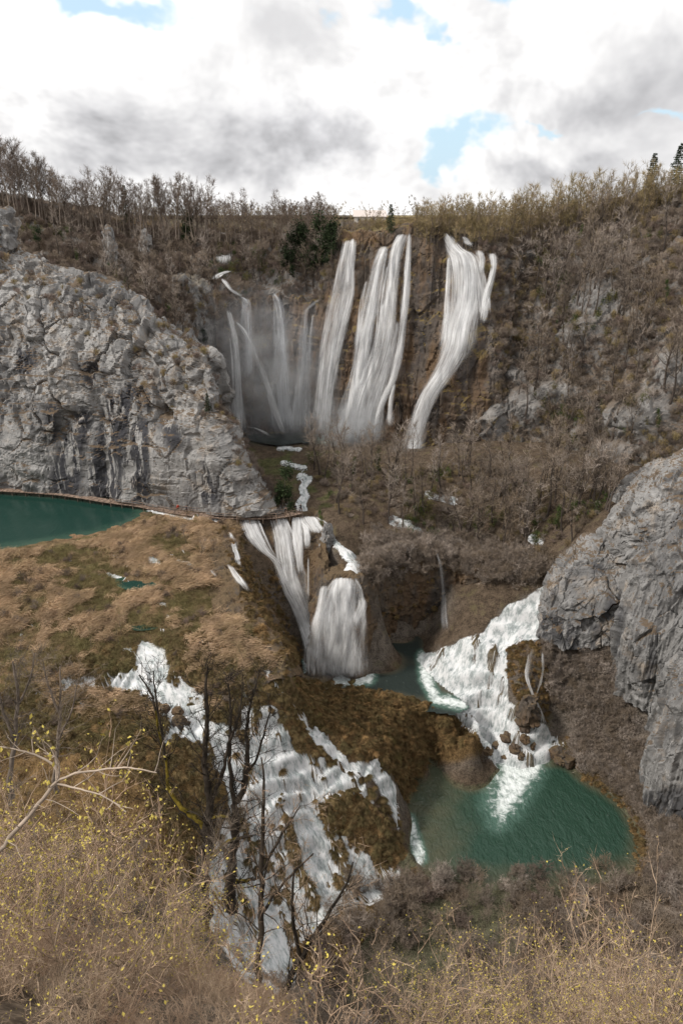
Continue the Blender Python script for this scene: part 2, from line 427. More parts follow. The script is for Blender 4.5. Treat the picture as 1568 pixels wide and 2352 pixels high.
def water_mat(name, deep=(0.012, 0.060, 0.048), shallow=(0.06, 0.055, 0.03), ripple=0.5, rscale=1.2, foam=False):
    m, n, out = new_mat(name)
    pos = n.n('ShaderNodeNewGeometry').outputs['Position']
    sh = n.n('ShaderNodeAttribute', attribute_name='shallow').outputs['Fac']
    nz = n.noise(pos, 0.25, 4, 0.6)
    shf = n.ramp(n.m('ADD', sh, n.m('MULTIPLY', n.m('SUBTRACT', nz, 0.5), 0.5)), 0.40, 1.05)
    c = n.mix(shf, deep, shallow)
    rp = n.n('ShaderNodeMapping', {'Vector': pos, 'Rotation': (0, 0, 0.5), 'Scale': (1.0, 0.45, 1.0)}).outputs[0]
    h = n.m('ADD', n.noise(rp, rscale, 3, 0.6, 0.6), n.m('MULTIPLY', n.noise(rp, rscale * 3.4, 3, 0.6, 0.4), 0.4))
    rough = 0.12
    if foam:
        fo = n.n('ShaderNodeAttribute', attribute_name='foam').outputs['Fac']
        tn = n.noise(pos, 1.1, 6, 0.7, 0.5)
        ff = n.ramp(n.m('ADD', fo, n.m('MULTIPLY', n.m('SUBTRACT', tn, 0.5), 1.5)), 0.45, 1.1)
        c = n.mix(n.m('MULTIPLY', n.m('MULTIPLY', n.ramp(fo, 0.0, 0.12), n.ramp(n.m('ADD', fo, n.m('MULTIPLY', n.m('SUBTRACT', tn, 0.5), 0.5)), 0.05, 0.6)), 0.7), c, (0.085, 0.155, 0.125))
        c = n.mix(ff, c, (0.72, 0.76, 0.75))
        sp = n.m('MULTIPLY', n.ramp(n.noise(rp, rscale * 2.6, 2, 0.6, 0.3), 0.66, 0.74), 0.07)  # sparse pale glints on the ripples, painted into the colour
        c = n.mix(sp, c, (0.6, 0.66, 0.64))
        rough = n.ramp(ff, 0, 1, 0.12, 0.8)
    principled(n, out, c, rough, 0.5, bump(n, h, ripple, 0.6), IOR=1.33)
    return m

M = {}
M['lime'] = rock_mat('limestone', base=(0.285, 0.278, 0.27), streak=0.95, veg=0.60)
M['lime_right'] = rock_mat('limestone_pale', base=(0.235, 0.23, 0.225), streak=0.8, veg=0.66)
M['tufa'] = rock_mat('tufa', base=(0.098, 0.080, 0.066), warm=(0.15, 0.09, 0.045), streak=0.85, veg=0.62, orange=0.42, grey=(0.25, 0.24, 0.23), soil=(0.11, 0.08, 0.03))
M['tufa_dark'] = rock_mat('tufa_dark', base=(0.10, 0.082, 0.066), warm=(0.14, 0.085, 0.04), streak=0.7, veg=0.50, orange=0.45, soil=(0.085, 0.06, 0.035))
M['slope'] = rock_mat('slope_rock', base=(0.20, 0.185, 0.17), streak=0.5, veg=0.30, soil=(0.082, 0.060, 0.043), grey=(0.27, 0.26, 0.25))
M['ground'] = ground_mat('earth')
M['fall'] = foam_mat('falling_water', flow=(1.3, 0.10), lo=0.32, hi=0.72, edge_w=0.35, gain=0.62, soft=0.8, tintc=(0.95, 0.95, 0.95), bmp=0.05)
M['veil'] = foam_mat('water_veil', flow=(1.5, 0.07), lo=0.36, hi=0.72, edge_w=0.55, gain=0.85, soft=0.5, seedv=5.0, tintc=(0.92, 0.925, 0.93), bmp=0.1)
M['fall_thin'] = foam_mat('thin_falling_water', flow=(1.6, 0.08), gain=0.5, soft=0.5, bmp=0.1, tintc=(0.72, 0.76, 0.80), seedv=9.0, lo=0.42, hi=0.72)
M['cascade'] = foam_mat('cascade_water', flow=(1.0, 0.30), seedv=3.0, lo=0.37, hi=0.68, amin=0.06, dark=(0.46, 0.51, 0.51), edge_w=0.45, bmp=0.6, soft=0.6, tintc=(0.92, 0.925, 0.93))
M['cfall'] = foam_mat('plunging_water', flow=(1.4, 0.12), seedv=6.0, lo=0.32, hi=0.70, gain=0.7, soft=0.8, bmp=0.05, tintc=(0.95, 0.955, 0.96))
M['thread'] = foam_mat('water_threads', flow=(2.2, 0.35), seedv=8.0, lo=0.26, hi=0.60, gain=0.82, soft=0.6, bmp=0.1, amin=0.22, dark=(0.78, 0.80, 0.81), tintc=(0.95, 0.955, 0.96))
M['silk'] = silk_mat('silky_water', 0.84)
M['silk_thin'] = silk_mat('thin_silky_water', 0.50, 21.0, 2.0, (0.85, 0.88, 0.92), floor=0.15)
M['silk_near'] = silk_mat('near_silky_water', 0.88, 33.0, 2.2, vfreq=0.09, floor=0.25)
M['lake'] = water_mat('lake_water', deep=(0.012, 0.038, 0.030), shallow=(0.040, 0.078, 0.056), ripple=0.12, rscale=0.7)
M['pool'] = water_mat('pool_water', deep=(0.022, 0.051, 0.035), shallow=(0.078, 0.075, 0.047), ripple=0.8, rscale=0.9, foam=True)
M['midpool'] = water_mat('mid_pool_water', deep=(0.026, 0.034, 0.031), shallow=(0.075, 0.07, 0.05), ripple=0.35, rscale=1.0, foam=True)
# ------------------------------------------------------------------ ground height field
GP = []
def gz(lst):
    for x, y, z in lst: GP.append(atZ(x, y, z))
def gw(lst):
    for p in lst: GP.append(np.array(p, float))
# lake shore, outside and inside
gz([(x, y, 30.35) for x, y in ((330, 1160), (347, 1185), (312, 1205), (272, 1227), (200, 1244), (120, 1255), (40, 1272), (-60, 1288), (-200, 1310))])
gz([(x, y, 29.0) for x, y in ((300, 1168), (285, 1195), (230, 1210), (150, 1222), (60, 1238), (-60, 1252), (-200, 1262), (0, 1150), (150, 1160), (-200, 1150))])
gz([(-200, 1105, 30.6), (0, 1112, 30.6), (130, 1120, 30.6), (300, 1142, 30.6), (400, 1160, 30.2), (520, 1172, 29.7), (620, 1176, 29.7), (690, 1165, 30.2)])
# marsh terrace
gz([(400, 1190, 30), (480, 1200, 29.8), (540, 1196, 29.4), (350, 1230, 30), (450, 1240, 29.6), (520, 1250, 28.9), (0, 1330, 29.6), (100, 1330, 29.3),
    (200, 1300, 29.5), (260, 1325, 28.9), (330, 1340, 28.9), (420, 1320, 29), (490, 1330, 28.4), (-150, 1420, 28.5), (0, 1420, 28.2), (130, 1430, 28), (250, 1420, 27.8),
    (350, 1430, 27.6), (450, 1420, 27.4), (560, 1430, 27), (600, 1450, 26.8), (-150, 1520, 27.2), (0, 1520, 27), (120, 1520, 26.6), (230, 1500, 26.3), (330, 1480, 26),
    (400, 1520, 26.2), (500, 1500, 26.3), (600, 1500, 26), (640, 1520, 25.5), (655, 1560, 24.5), (-150, 1620, 25.8), (0, 1620, 25.6), (100, 1600, 25.3),
    (180, 1570, 24.8), (280, 1560, 24.5), (350, 1560, 24), (440, 1560, 24.8), (540, 1570, 24.5), (600, 1590, 23.5), (650, 1610, 22)])
# cascade slope
gz([(370, 1600, 23.3), (430, 1620, 22.8), (500, 1650, 21.5), (560, 1680, 20), (620, 1690, 18.5), (660, 1650, 19.5), (690, 1650, 17.5), (700, 1700, 16), (640, 1760, 15.5),
    (720, 1780, 12.5), (760, 1700, 14.2), (790, 1740, 12.2), (830, 1740, 11.6), (780, 1850, 8.5), (850, 1870, 6.3), (900, 1900, 3.8), (915, 1960, 1), (860, 1960, 2.5), (700, 1850, 10),
    (620, 1850, 13), (560, 1800, 16), (600, 1950, 9), (700, 1950, 6.5), (800, 1980, 3), (880, 2000, 1.0), (600, 2050, 5), (700, 2080, 3), (800, 2080, 1.6), (560, 2150, 3),
    (650, 2200, 2), (750, 2200, 1.5), (900, 2080, 1.0), (500, 1750, 19), (430, 1720, 21), (350, 1700, 22.5), (250, 1680, 23.5), (100, 1700, 24), (0, 1720, 24.3), (480, 1850, 16.5),
    (420, 1800, 19.5), (300, 1800, 22), (150, 1820, 23), (0, 1820, 23.5), (450, 1950, 14), (350, 1950, 18)])
# banks between the pools
gz([(700, 1572, 9.6), (750, 1577, 9.2), (830, 1587, 9.2), (900, 1602, 9.0), (960, 1617, 9.0), (1030, 1638, 8.8), (1085, 1672, 8.4), (860, 1612, 10.6), (920, 1640, 10.6),
    (800, 1640, 12), (760, 1660, 13.3), (720, 1620, 12.5), (690, 1600, 13), (850, 1690, 11.5), (900, 1700, 9.5), (960, 1720, 5.5), (985, 1765, -1.2), (1050, 1745, -1.2), (1108, 1732, -1.2),
    (950, 1810, -1.2), (940, 1860, -1.2), (925, 1790, 3.5), (900, 1762, 7), (870, 1742, 10.5), (885, 1765, 9.3), (907, 1800, 6), (922, 1850, 2.3), (948, 1930, -.8), (960, 1965, -1.2), (1110, 1700, 4.5)])
# mid pool bed
gz([(x, y, 7.0) for x, y in ((705, 1548), (780, 1565), (850, 1565), (900, 1500), (950, 1472), (1000, 1450), (930, 1585), (870, 1495), (1040, 1450), (720, 1500), (690, 1535), (960, 1560), (960, 1600))])
# lower pool bed and shores
gz([(x, y, -1.6) for x, y in ((1000, 1790), (1100, 1775), (1200, 1795), (1300, 1805), (1400, 1880), (1100, 1850), (1000, 1900), (1200, 1900), (1300, 1950), (1050, 1960), (1200, 1980), (1400, 1950))])
gz([(1270, 1732, .6), (1350, 1785, .6), (1435, 1835, .6), (1478, 1900, .6), (1495, 1960, .6), (1475, 2010, .7), (1380, 2035, .6), (1200, 2045, .6), (1050, 2035, .6), (965, 1998, .5)])
gz([(1300, 1690, 2.5), (1320, 1620, 8), (1280, 1560, 11), (1265, 1480, 17), (1350, 1500, 16), (1420, 1560, 14), (1400, 1650, 8), (1450, 1700, 6.5), (1490, 1760, 5.5), (1490, 1850, 3),
    (1540, 1900, 4), (1568, 1950, 3.5), (1568, 2050, 4), (1700, 1800, 8), (1700, 1950, 7), (1600, 1600, 15)])
# right-hand cascade
gz([(1255, 1343, 23), (1220, 1370, 21.5), (1180, 1400, 19.5), (1140, 1430, 17.5), (1110, 1455, 16.2), (1230, 1420, 18.5), (1240, 1460, 16.8), (1160, 1465, 15.8), (1060, 1480, 14.3),
    (1000, 1500, 11.6), (970, 1515, 8.2), (990, 1560, 8.0), (1080, 1520, 13), (1140, 1510, 14), (1160, 1540, 12.5), (1060, 1570, 9.5), (1150, 1590, 9), (1070, 1612, 8.3), (1170, 1610, 8.5),
    (1190, 1540, 13.5), (1230, 1500, 15.5), (1195, 1620, 8.6), (1240, 1600, 9.5), (1252, 1660, 4.5), (1100, 1640, 7.8), (1180, 1650, 6.5), (1240, 1690, 4), (1290, 1722, 1.2), (1130, 1690, 5.5),
    (1130, 1748, 0.2), (1200, 1735, 2.0), (1230, 1758, .1)])
# canyon rim and the wooded floor behind it
gz([(745, 1205, 29.3), (770, 1250, 28), (810, 1290, 27), (800, 1325, 26), (745, 1322, 26.2), (830, 1325, 26), (860, 1296, 26), (950, 1270, 25.5), (1040, 1270, 25), (1130, 1312, 24), (1235, 1318, 24.3)])
gz([(620, 1010, 33), (700, 1020, 33), (780, 1030, 33.4), (900, 1050, 34), (1000, 1080, 34), (680, 1060, 32.5), (700, 1130, 31), (740, 1168, 30.5), (800, 1120, 32), (800, 1200, 29.5), (900, 1120, 32),
    (900, 1200, 29), (1000, 1150, 31.5), (1000, 1220, 27.5), (1100, 1120, 33), (1100, 1220, 28), (1200, 1150, 33), (1200, 1260, 27), (1300, 1170, 34), (1285, 1250, 29), (1350, 1150, 35),
    (1100, 1060, 36), (1250, 1080, 37), (1400, 1120, 37), (1500, 1150, 37), (1330, 1245, 32), (1450, 1235, 35), (1568, 1205, 38), (1420, 1300, 31), (1568, 1280, 35)])
gw([(x, 178, 33) for x in (-100, -60, -30, 0, 30, 60)] + [(-90, 140, 32), (-60, 135, 31.5), (60, 150, 35), (90, 140, 36), (95, 110, 38), (95, 80, 30), (90, 60, 22)])
# foreground hillside under the viewpoint
gw([(x, 0, 79.8) for x in (-60, -30, -10, 0, 10, 30, 60)] + [(x, -12, 80) for x in (-60, 0, 60)])
gw([(0, 3, 76.5), (0, 8, 67.5), (0, 14, 56.5), (0, 20, 45.5), (0, 35, 18), (0, 46, 1), (8, 8, 67.5), (12, 20, 45), (12, 46, 0.5), (25, 40, 13), (25, 53, 1), (40, 30, 35), (40, 50, 8), (60, 40, 22), (60, 20, 50),
    (30, 15, 60), (-5, 4, 76.6), (-6, 8, 71.5), (-9, 14, 63.5), (-12, 20, 56), (-16, 28, 46), (-20, 36, 36), (-24, 44, 27), (-40, 44, 30), (-60, 44, 40), (-60, 20, 62), (-30, 20, 60), (-6.5, 21.5, 52.5), (-9, 28, 41), (-10, 38, 25)])
GP = np.array(GP)
def rbf_fit(P):
    d = np.hypot(P[:, None, 0] - P[None, :, 0], P[:, None, 1] - P[None, :, 1])
    n = len(P); A = np.zeros((n + 3, n + 3)); A[:n, :n] = d + np.eye(n) * -0.15
    A[:n, n] = 1; A[:n, n + 1:] = P[:, :2]; A[n:, :n] = A[:n, n:].T
    return np.linalg.solve(A, np.r_[P[:, 2], 0, 0, 0])
GW = rbf_fit(GP)
def gheight(x, y):
    out = np.empty(len(x)); n = len(GP)
    for a in range(0, len(x), 20000):
        b = slice(a, a + 20000)
        d = np.hypot(x[b, None] - GP[None, :, 0], y[b, None] - GP[None, :, 1])
        out[b] = d @ GW[:n] + GW[n] + GW[n + 1] * x[b] + GW[n + 2] * y[b]
    return out
xs = np.r_[np.arange(-100, -48, 1.6), np.arange(-48, 48, 0.27), np.arange(48, 100, 1.6)]
ys = np.r_[np.arange(-14, 44, 1.0), np.arange(44, 122, 0.27), np.arange(122, 180, 0.8)]
GX, GY = np.meshgrid(xs, ys, indexing='ij')
gx, gy = GX.ravel(), GY.ravel()
gzb = gheight(gx, gy)
P0 = np.stack([gx, gy, gzb], 1)
# soften the field a little
def blur(a, k):
    for ax in (0, 1):
        for _ in range(k):
            b = a.copy()
            sl = [slice(None)] * 2; s1 = [slice(None)] * 2; s2 = [slice(None)] * 2
            sl[ax] = slice(1, -1); s1[ax] = slice(0, -2); s2[ax] = slice(2, None)
            b[tuple(sl)] = 0.5 * a[tuple(sl)] + 0.25 * (a[tuple(s1)] + a[tuple(s2)]); a = b
    return a
GZ = blur(gzb.reshape(GX.shape), 4); gzb = GZ.ravel()
ppx, ppy, pdep = proj(np.stack([gx, gy, gzb], 1))

# white water zones, in photo pixels
STREAM = {
 'main': [(325, 1468), (378, 1488), (388, 1530), (440, 1572), (470, 1590), (476, 1640), (545, 1655), (560, 1610), (640, 1615), (655, 1680), (700, 1722), (760, 1748), (830, 1790), (850, 1835), (790, 1815),
          (740, 1830), (730, 1870), (780, 1910), (880, 1985), (950, 1990), (930, 2060), (800, 2080), (650, 2200), (560, 2260), (470, 2100), (480, 1980), (520, 1870), (520, 1790), (480, 1750), (470, 1705), (390, 1685),
          (370, 1640), (310, 1592), (160, 1580), (80, 1596), (160, 1548), (230, 1545), (310, 1530)],
 'edge': [(690, 1630), (760, 1695), (800, 1748), (868, 1742), (905, 1800), (935, 1860), (966, 1965), (925, 1965), (905, 1880), (860, 1785), (800, 1768), (740, 1720), (680, 1655)],
 'right': [(1258, 1338), (1248, 1400), (1238, 1440), (1240, 1468), (1165, 1478), (1164, 1500), (1168, 1605), (1235, 1650), (1308, 1712), (1290, 1745), (1240, 1768), (1140, 1758), (1112, 1720), (1095, 1680),
           (1000, 1622), (985, 1560), (958, 1505), (1040, 1475), (1108, 1443), (1168, 1385)],
}
STREAM_L = {
 'marsh': [[(215, 1545, 5), (130, 1562, 4)], [(520, 1470, 3), (575, 1500, 4), (620, 1550, 5), (660, 1600, 6), (700, 1650, 7)], [(250, 1318, 6), (275, 1328, 5), (290, 1335, 4)], [(340, 1285, 8), (365, 1290, 5)],
           [(410, 1290, 8), (440, 1298, 5)], [(450, 1470, 3), (520, 1490, 4)], [(180, 1610, 8), (215, 1640, 4)], [(45, 1280, 3), (52, 1285, 3)], [(340, 1172, 4), (440, 1192, 4), (520, 1192, 5)],
           [(380, 1630, 10), (420, 1660, 16), (380, 1700, 12)], [(560, 1590, 5), (640, 1660, 6)], [(700, 1980, 40), (640, 2060, 60), (610, 2150, 50), (640, 2240, 40)]],
 'far': [[(640, 1030, 4), (690, 1032, 4)], [(650, 1062, 5), (700, 1075, 5)], [(690, 1095, 9), (712, 1100, 8), (695, 1120, 8), (700, 1140, 10), (690, 1160, 12), (700, 1185, 10)], [(900, 1193, 9), (935, 1208, 12), (980, 1232, 9)],
         [(980, 1135, 6), (1040, 1148, 7)], [(760, 1238, 7), (790, 1268, 10), (815, 1290, 13), (800, 1325, 18)], [(1085, 1190, 6), (1100, 1195, 6)], [(1220, 1236, 9), (1240, 1240, 7)]],
}
mask = {}
_rg = np.random.default_rng(17)
for _ in range(46):
    _x0, _y0 = _rg.uniform(20, 640), _rg.uniform(1262, 1600)
    if _x0 > 520 + (_y0 - 1262) * 0.4 or _y0 < 1330 - 0.25 * _x0: continue
    _l = _rg.uniform(8, 30); _a = _rg.normal(0.3, 0.35)
    STREAM_L['marsh'].append([(_x0, _y0, _rg.uniform(0.6, 2.2)), (_x0 + _l * math.cos(_a), _y0 + _l * 0.4 * math.sin(_a), _rg.uniform(0.8, 2.6))])
mk = sstep(-9, 9, poly_sdf(ppx, ppy, STREAM['main'])) * (gy < 90)
mk = np.maximum(mk, sstep(-5, 6, poly_sdf(ppx, ppy, STREAM['edge'])) * (gy < 86))
for ln in STREAM_L['marsh']: mk = np.maximum(mk, sstep(-4, 5, line_dist(ppx, ppy, ln)))
q0 = np.stack([gx, gy, gzb], 1)
rag = fbm(q0 / 2.6, 4, 201) * 0.75 + fbm(q0 / 0.9, 2, 202) * 0.3
mask['main'] = np.clip(mk + rag * sstep(0.0, 0.3, mk) * (1.15 - 0.6 * mk), 0, 1) * (gx < 8)
mk = sstep(-5, 8, poly_sdf(ppx, ppy, STREAM['right'])) * (gx > 3) * (gy > 80)
mask['right'] = np.clip(mk + 0.7 * rag * sstep(0.0, 0.3, mk) * (1.1 - 0.7 * mk), 0, 1)
mk = np.zeros(len(gx))
for ln in STREAM_L['far']: mk = np.maximum(mk, sstep(-4, 4, line_dist(ppx, ppy, ln)))
mask['far'] = np.clip(mk + rag * sstep(0.0, 0.3, mk) * 0.8, 0, 1) * (gy > 95) * (gzb > 23)
allm = np.maximum(np.maximum(mask['main'], mask['right']), mask['far'])

def n_w1(a, b): return fbm(np.stack([a / 5.0, b / 5.0, a * 0], 1), 2, 401)
def terrace(z, h, ph):
    t = z / h + ph; k = np.floor(t); f = t - k
    return (k + sstep(0.50, 1.0, f) * 0.85 + 0.15 * f - ph) * h
ph = fbm(np.stack([gx / 6.0, gy / 6.0, gx * 0], 1), 3, 611) * 1.1
wm = blur(np.maximum(mask['main'], sstep(-30, 10, poly_sdf(ppx, ppy, STREAM['main'])) * (gy < 90)).reshape(GX.shape), 6).ravel() * sstep(1470, 1560, ppy)
gzb = gzb + wm * (0.85 * (terrace(gzb, 2.0 + 0.9 * sstep(-0.3, 0.3, fbm(np.stack([gx / 9.0, gy / 9.0, gx * 0], 1), 2, 612)), ph) - gzb))
wr = blur(mask['right'].reshape(GX.shape), 6).ravel()
gzb = gzb + wr * (terrace(gzb, 3.0, ph * 0.6 + 0.3) - gzb)
GZ = gzb.reshape(GX.shape)
# tussocks, lumps
marsh = sstep(-10, 10, poly_sdf(ppx, ppy, [(-600, 1180), (320, 1180), (545, 1190), (560, 1300), (640, 1450), (665, 1560), (700, 1640), (960, 1990), (800, 2250), (-600, 1900)])) * (gy < 121) * (gy > 46)
bank = sstep(-6, 10, poly_sdf(ppx, ppy, [(660, 1550), (830, 1565), (1000, 1615), (1120, 1690), (1110, 1740), (985, 1770), (945, 1870), (920, 1800), (860, 1750), (800, 1745), (690, 1640)]))
lumps = np.zeros(len(gx))
pp = np.stack([gx, gy, gzb * 0.6], 1)
f1, f2, rid, tl = worley(pp / 1.7, 3); lump1 = np.clip(1 - (f1 * 1.25) ** 2, 0, 1) * (0.4 + 0.9 * rid)
f1, f2, rid, tl = worley(pp / 0.8 + 9, 8); lump2 = np.clip(1 - (f1 * 1.25) ** 2, 0, 1) * rid
nz1 = fbm(pp / 7.0, 4, 2)
low = sstep(1545, 1640, ppy)                       # tussocks grow towards the cascades
lump_amp = np.clip(marsh * (0.35 + 0.55 * low) + bank * 0.7, 0, 1.0)
steep = np.hypot(*np.gradient(GZ, xs, ys)).ravel()
amp_m = 1 - 0.55 * sstep(0.35, 0.9, mask['main'])
disp = lump_amp * (lump1 * 0.95 * amp_m + lump2 * 0.35) + 0.5 * nz1 * np.clip(0.3 + steep * 0.5, 0, 1) * (1 - 0.8 * sstep(29.9, 30.2, gzb) * (gx < -18) * (gy > 95))
disp += np.where(bank > 0, bank * (fbm(pp / 1.1, 4, 31) * 0.6 + ridged(pp / 2.6, 3, 5) * 1.5 - 0.95), 0)
rightm = mask['right']
f1, f2, rid, tl = worley(pp / 2.2 + 40, 15); rl = np.clip(1 - (f1 * 1.35) ** 2, 0, 1) * (rid > 0.6) * sstep(-0.1, 0.25, fbm(pp / 3.0, 3, 29))
def ribf(dx, dy, sa, sl, sd_):
    L = math.hypot(dx, dy); a_ = (gx * dx + gy * dy) / L; c_ = (gx * -dy + gy * dx) / L
    return fbm(np.stack([c_ / sa + 0.5 * fbm(np.stack([a_ / 4, c_ / 4, a_ * 0], 1), 2, sd_ + 9), a_ / sl, gzb * 0.03], 1), 4, sd_)
zA = sstep(1475, 1455, ppy); zC = sstep(1605, 1630, ppy); zB = 1 - np.maximum(zA, zC)
ribs_r = zA * ribf(-0.75, -0.65, 1.3, 5.0, 501) + zB * ribf(-0.35, -0.94, 1.1, 4.0, 502) + zC * ribf(0.75, -0.6, 1.2, 4.0, 503)
disp = disp * (1 - 0.75 * rightm) + rightm * (rl * 0.5 * zC + np.clip(ribs_r - 0.05, -0.35, 0.5) * 2.3)
# ridges of tufa and grass combed along the flow of the broad cascade
fl = np.array([0.5, -0.86]); al_ = gx * fl[0] + gy * fl[1]; ac_ = gx * -fl[1] + gy * fl[0]
rq = np.stack([ac_ / 1.5 + 0.6 * n_w1(al_, ac_), al_ / 6.0, gzb * 0.05], 1)
ridge = fbm(rq, 4, 301)
lowc = sstep(1640, 1760, ppy)
disp += mask['main'] * lowc * (np.clip(ridge - 0.13, -0.3, 0.5) * 2.0)
disp += mask['main'] * (1 - lowc) * (np.clip(fbm(q0 / 1.9, 3, 303) - 0.12, 0, 0.5) * 2.6)
disp -= 0.38 * sstep(0.2, 0.8, allm)
disp += (fbm(pp / 2.3, 4, 77) * 0.45) * (1 - marsh) * (1 - bank) * (1 - allm) * (gzb > 0.3)
gzz = gzb + disp
# tints
def col(*c): return np.array(c)
T = np.tile(col(0.100, 0.074, 0.052), (len(gx), 1))                       # leaf litter
def paint(wt, c):
    global T
    T = T * (1 - wt[:, None]) + wt[:, None] * np.array(c)
n2 = fbm(pp / 9.0, 4, 91); n3 = fbm(pp / 3.0, 4, 92); n4 = fbm(pp / 14.0, 3, 93)
paint(marsh, (0.155, 0.108, 0.060))
paint(marsh * sstep(-0.05, 0.35, n2) * (1 - 0.6 * low), (0.235, 0.150, 0.088))
paint(marsh * sstep(0.0, 0.4, n3), (0.105, 0.088, 0.040))
paint(marsh * low * 0.7, (0.15, 0.092, 0.038))
paint(bank * 0.95, (0.13, 0.083, 0.038))
paint(bank * sstep(0.1, 0.4, n3) * 0.7, (0.10, 0.085, 0.03))
flat = bank * sstep(8.0, 8.8, gzb) * sstep(10.4, 9.4, gzb) * sstep(1620, 1590, ppy)
paint(flat * 0.75, (0.15, 0.125, 0.085))
paint(sstep(0.4, 0.9, allm) * 0.6, (0.12, 0.095, 0.05))
paint((gzb < 0.3) * 1.0, (0.10, 0.095, 0.06))
paint(sstep(1.1, 2.2, steep) * (1 - marsh) * (1 - bank) * 0.45, (0.20, 0.18, 0.16))
paint((gy > 120) * sstep(0.0, 0.3, n3) * (gx < 0) * 0.7, (0.085, 0.095, 0.035))
ground = mesh_obj('ground', np.stack([gx, gy, gzz], 1), grid_faces(len(xs), len(ys)), M['ground'], smooth=True)
cattr(ground, 'tint', T); tag(ground, kind='structure')
B_ground = bvh_of(ground)

# ------------------------------------------------------------------ cliffs and hills
SURF = {}
def surface(name, cols, n, m, mat, disp_kw=None, smooth=False, kind='structure', label=None, cat=None, dispf=None, back=None, ampf=None):
    G = loft(cols, n, m); N = grid_normals(G)
    P = G.reshape(-1, 3); Nn = N.reshape(-1, 3)
    d = np.zeros(len(P))
    if disp_kw is not None: d = rock_disp(P, **disp_kw)
    if ampf is not None: d = d * ampf(P)
    if dispf is not None: d = d + dispf(P)
    V = P + Nn * d[:, None]
    o = mesh_obj(name, V, grid_faces(n, m), mat, smooth=smooth)
    tag(o, label, cat, None, kind)
    SURF[name] = dict(o=o, G=G, N=N, V=V.reshape(n, m, 3), bvh=bvh_of(o))
    return o
Y = atY
def rows(*pts): return [atY(x, y, yy) for x, y, yy in pts]
def with_back(c, dy=14, dz=3): return c + [c[-1] + np.array([0, dy * .4, dz * .3]), c[-1] + np.array([0, dy, dz])]

# left limestone headland
LC = [
 rows((-260, 1112, 136), (-260, 950, 138), (-260, 730, 146), (-260, 500, 160)),
 rows((0, 1124, 130.6), (0, 950, 132.5), (0, 750, 139), (0, 563, 150)),
 rows((170, 1137, 127.5), (170, 980, 128.5), (170, 800, 134), (165, 640, 143)),
 rows((300, 1153, 123.4), (300, 1000, 124.5), (290, 850, 129), (285, 688, 137)),
 rows((400, 1172, 120), (403, 1040, 120.7), (408, 900, 124), (408, 790, 130)),
 rows((480, 1182, 117.6), (478, 1050, 118.4), (474, 925, 120.4), (468, 815, 125)),
 rows((545, 1186, 116.8), (542, 1090, 117.6), (530, 1010, 119.4), (482, 850, 127)),
 rows((600, 1184, 117.0), (592, 1120, 118.2), (570, 1050, 120), (486, 918, 128)),
 rows((648, 1178, 118.5), (620, 1130, 121.5), (586, 1070, 126), (512, 985, 136)),
 rows((668, 1160, 124), (628, 1130, 129), (592, 1080, 136), (530, 1020, 148)),
]
LC = [with_back(c, 16, -5) for c in LC]
def lc_extra(P):
    x, y, dep = proj(P)
    # the ledge under the upper buttress, the gully and a hollow
    led = np.exp(-((y - (935 + (480 - x) * 0.05)) / 16) ** 2) * sstep(300, 420, x) * sstep(560, 500, x)
    gul = np.exp(-((x - 235 - (y - 1000) * 0.1) / 26) ** 2) * sstep(900, 1000, y)
    return -1.1 * led - 1.6 * gul + fbm(P / 11.0, 3, 61) * 2.2
surface('limestone_cliff', LC, 330, 300, M['lime'], dict(a_big=1.6, a_mid=0.75, a_fine=0.22, s_big=5.5, s_mid=1.9, zs=0.8, seed=1), dispf=lc_extra, ampf=lambda P: 0.42 + 0.75 * np.clip(sstep(1010, 930, proj(P)[1]) + 0.5 * sstep(0.05, 0.35, fbm(P / 9.0, 2, 88)), 0, 1), kind=None,
        label='grey limestone cliff with dark water streaks behind the boardwalk', cat='cliff')

# amphitheatre wall of the great falls
AW = [
 rows((380, 985, 156), (385, 850, 156.5), (390, 740, 157), (395, 640, 158)),
 rows((450, 985, 158), (452, 850, 159), (452, 760, 159.5), (450, 660, 160)),
 rows((520, 1003, 160.5), (516, 850, 161.5), (512, 770, 162.3), (508, 692, 163.5)),
 rows((600, 1008, 161.5), (598, 850, 164), (596, 770, 165.5), (594, 692, 167)),
 rows((670, 1004, 162.5), (665, 850, 165.5), (660, 770, 167), (655, 682, 168.5)),
 rows((735, 1004, 160.8), (730, 850, 163), (728, 770, 164), (726, 694, 165)),
 rows((765, 1020, 155.8), (762, 850, 158.5), (760, 720, 160.5), (775, 580, 163)),
 rows((800, 1024, 154.5), (802, 850, 157), (806, 700, 159.5), (812, 548, 162.5)),
 rows((870, 1022, 154), (868, 850, 155.5), (872, 700, 158.5), (880, 545, 162)),
 rows((925, 1025, 153), (926, 850, 155), (934, 700, 157.5), (942, 534, 161)),
 rows((962, 1035, 151.2), (968, 850, 153), (976, 700, 155), (984, 532, 158.5)),
 rows((952, 1060, 147.5), (1000, 880, 149.5), (1022, 720, 153.5), (1026, 532, 159.5)),
 rows((1030, 1050, 146.5), (1046, 880, 148.5), (1072, 720, 153), (1080, 556, 158)),
 rows((1090, 1040, 147), (1100, 880, 149), (1120, 720, 153.5), (1140, 572, 158.5)),
 rows((1150, 1050, 146), (1165, 880, 149.5), (1175, 720, 154.5), (1185, 555, 162)),
]
AW = [with_back(c, 9, 0.3) for c in AW]
def flute(P):
    q = P * np.array([1, 0.6, 0.10])
    return (ridged(q / 2.6, 3, 4) - 0.5) * 1.7 + fbm(P / 8.0, 3, 12) * 1.6
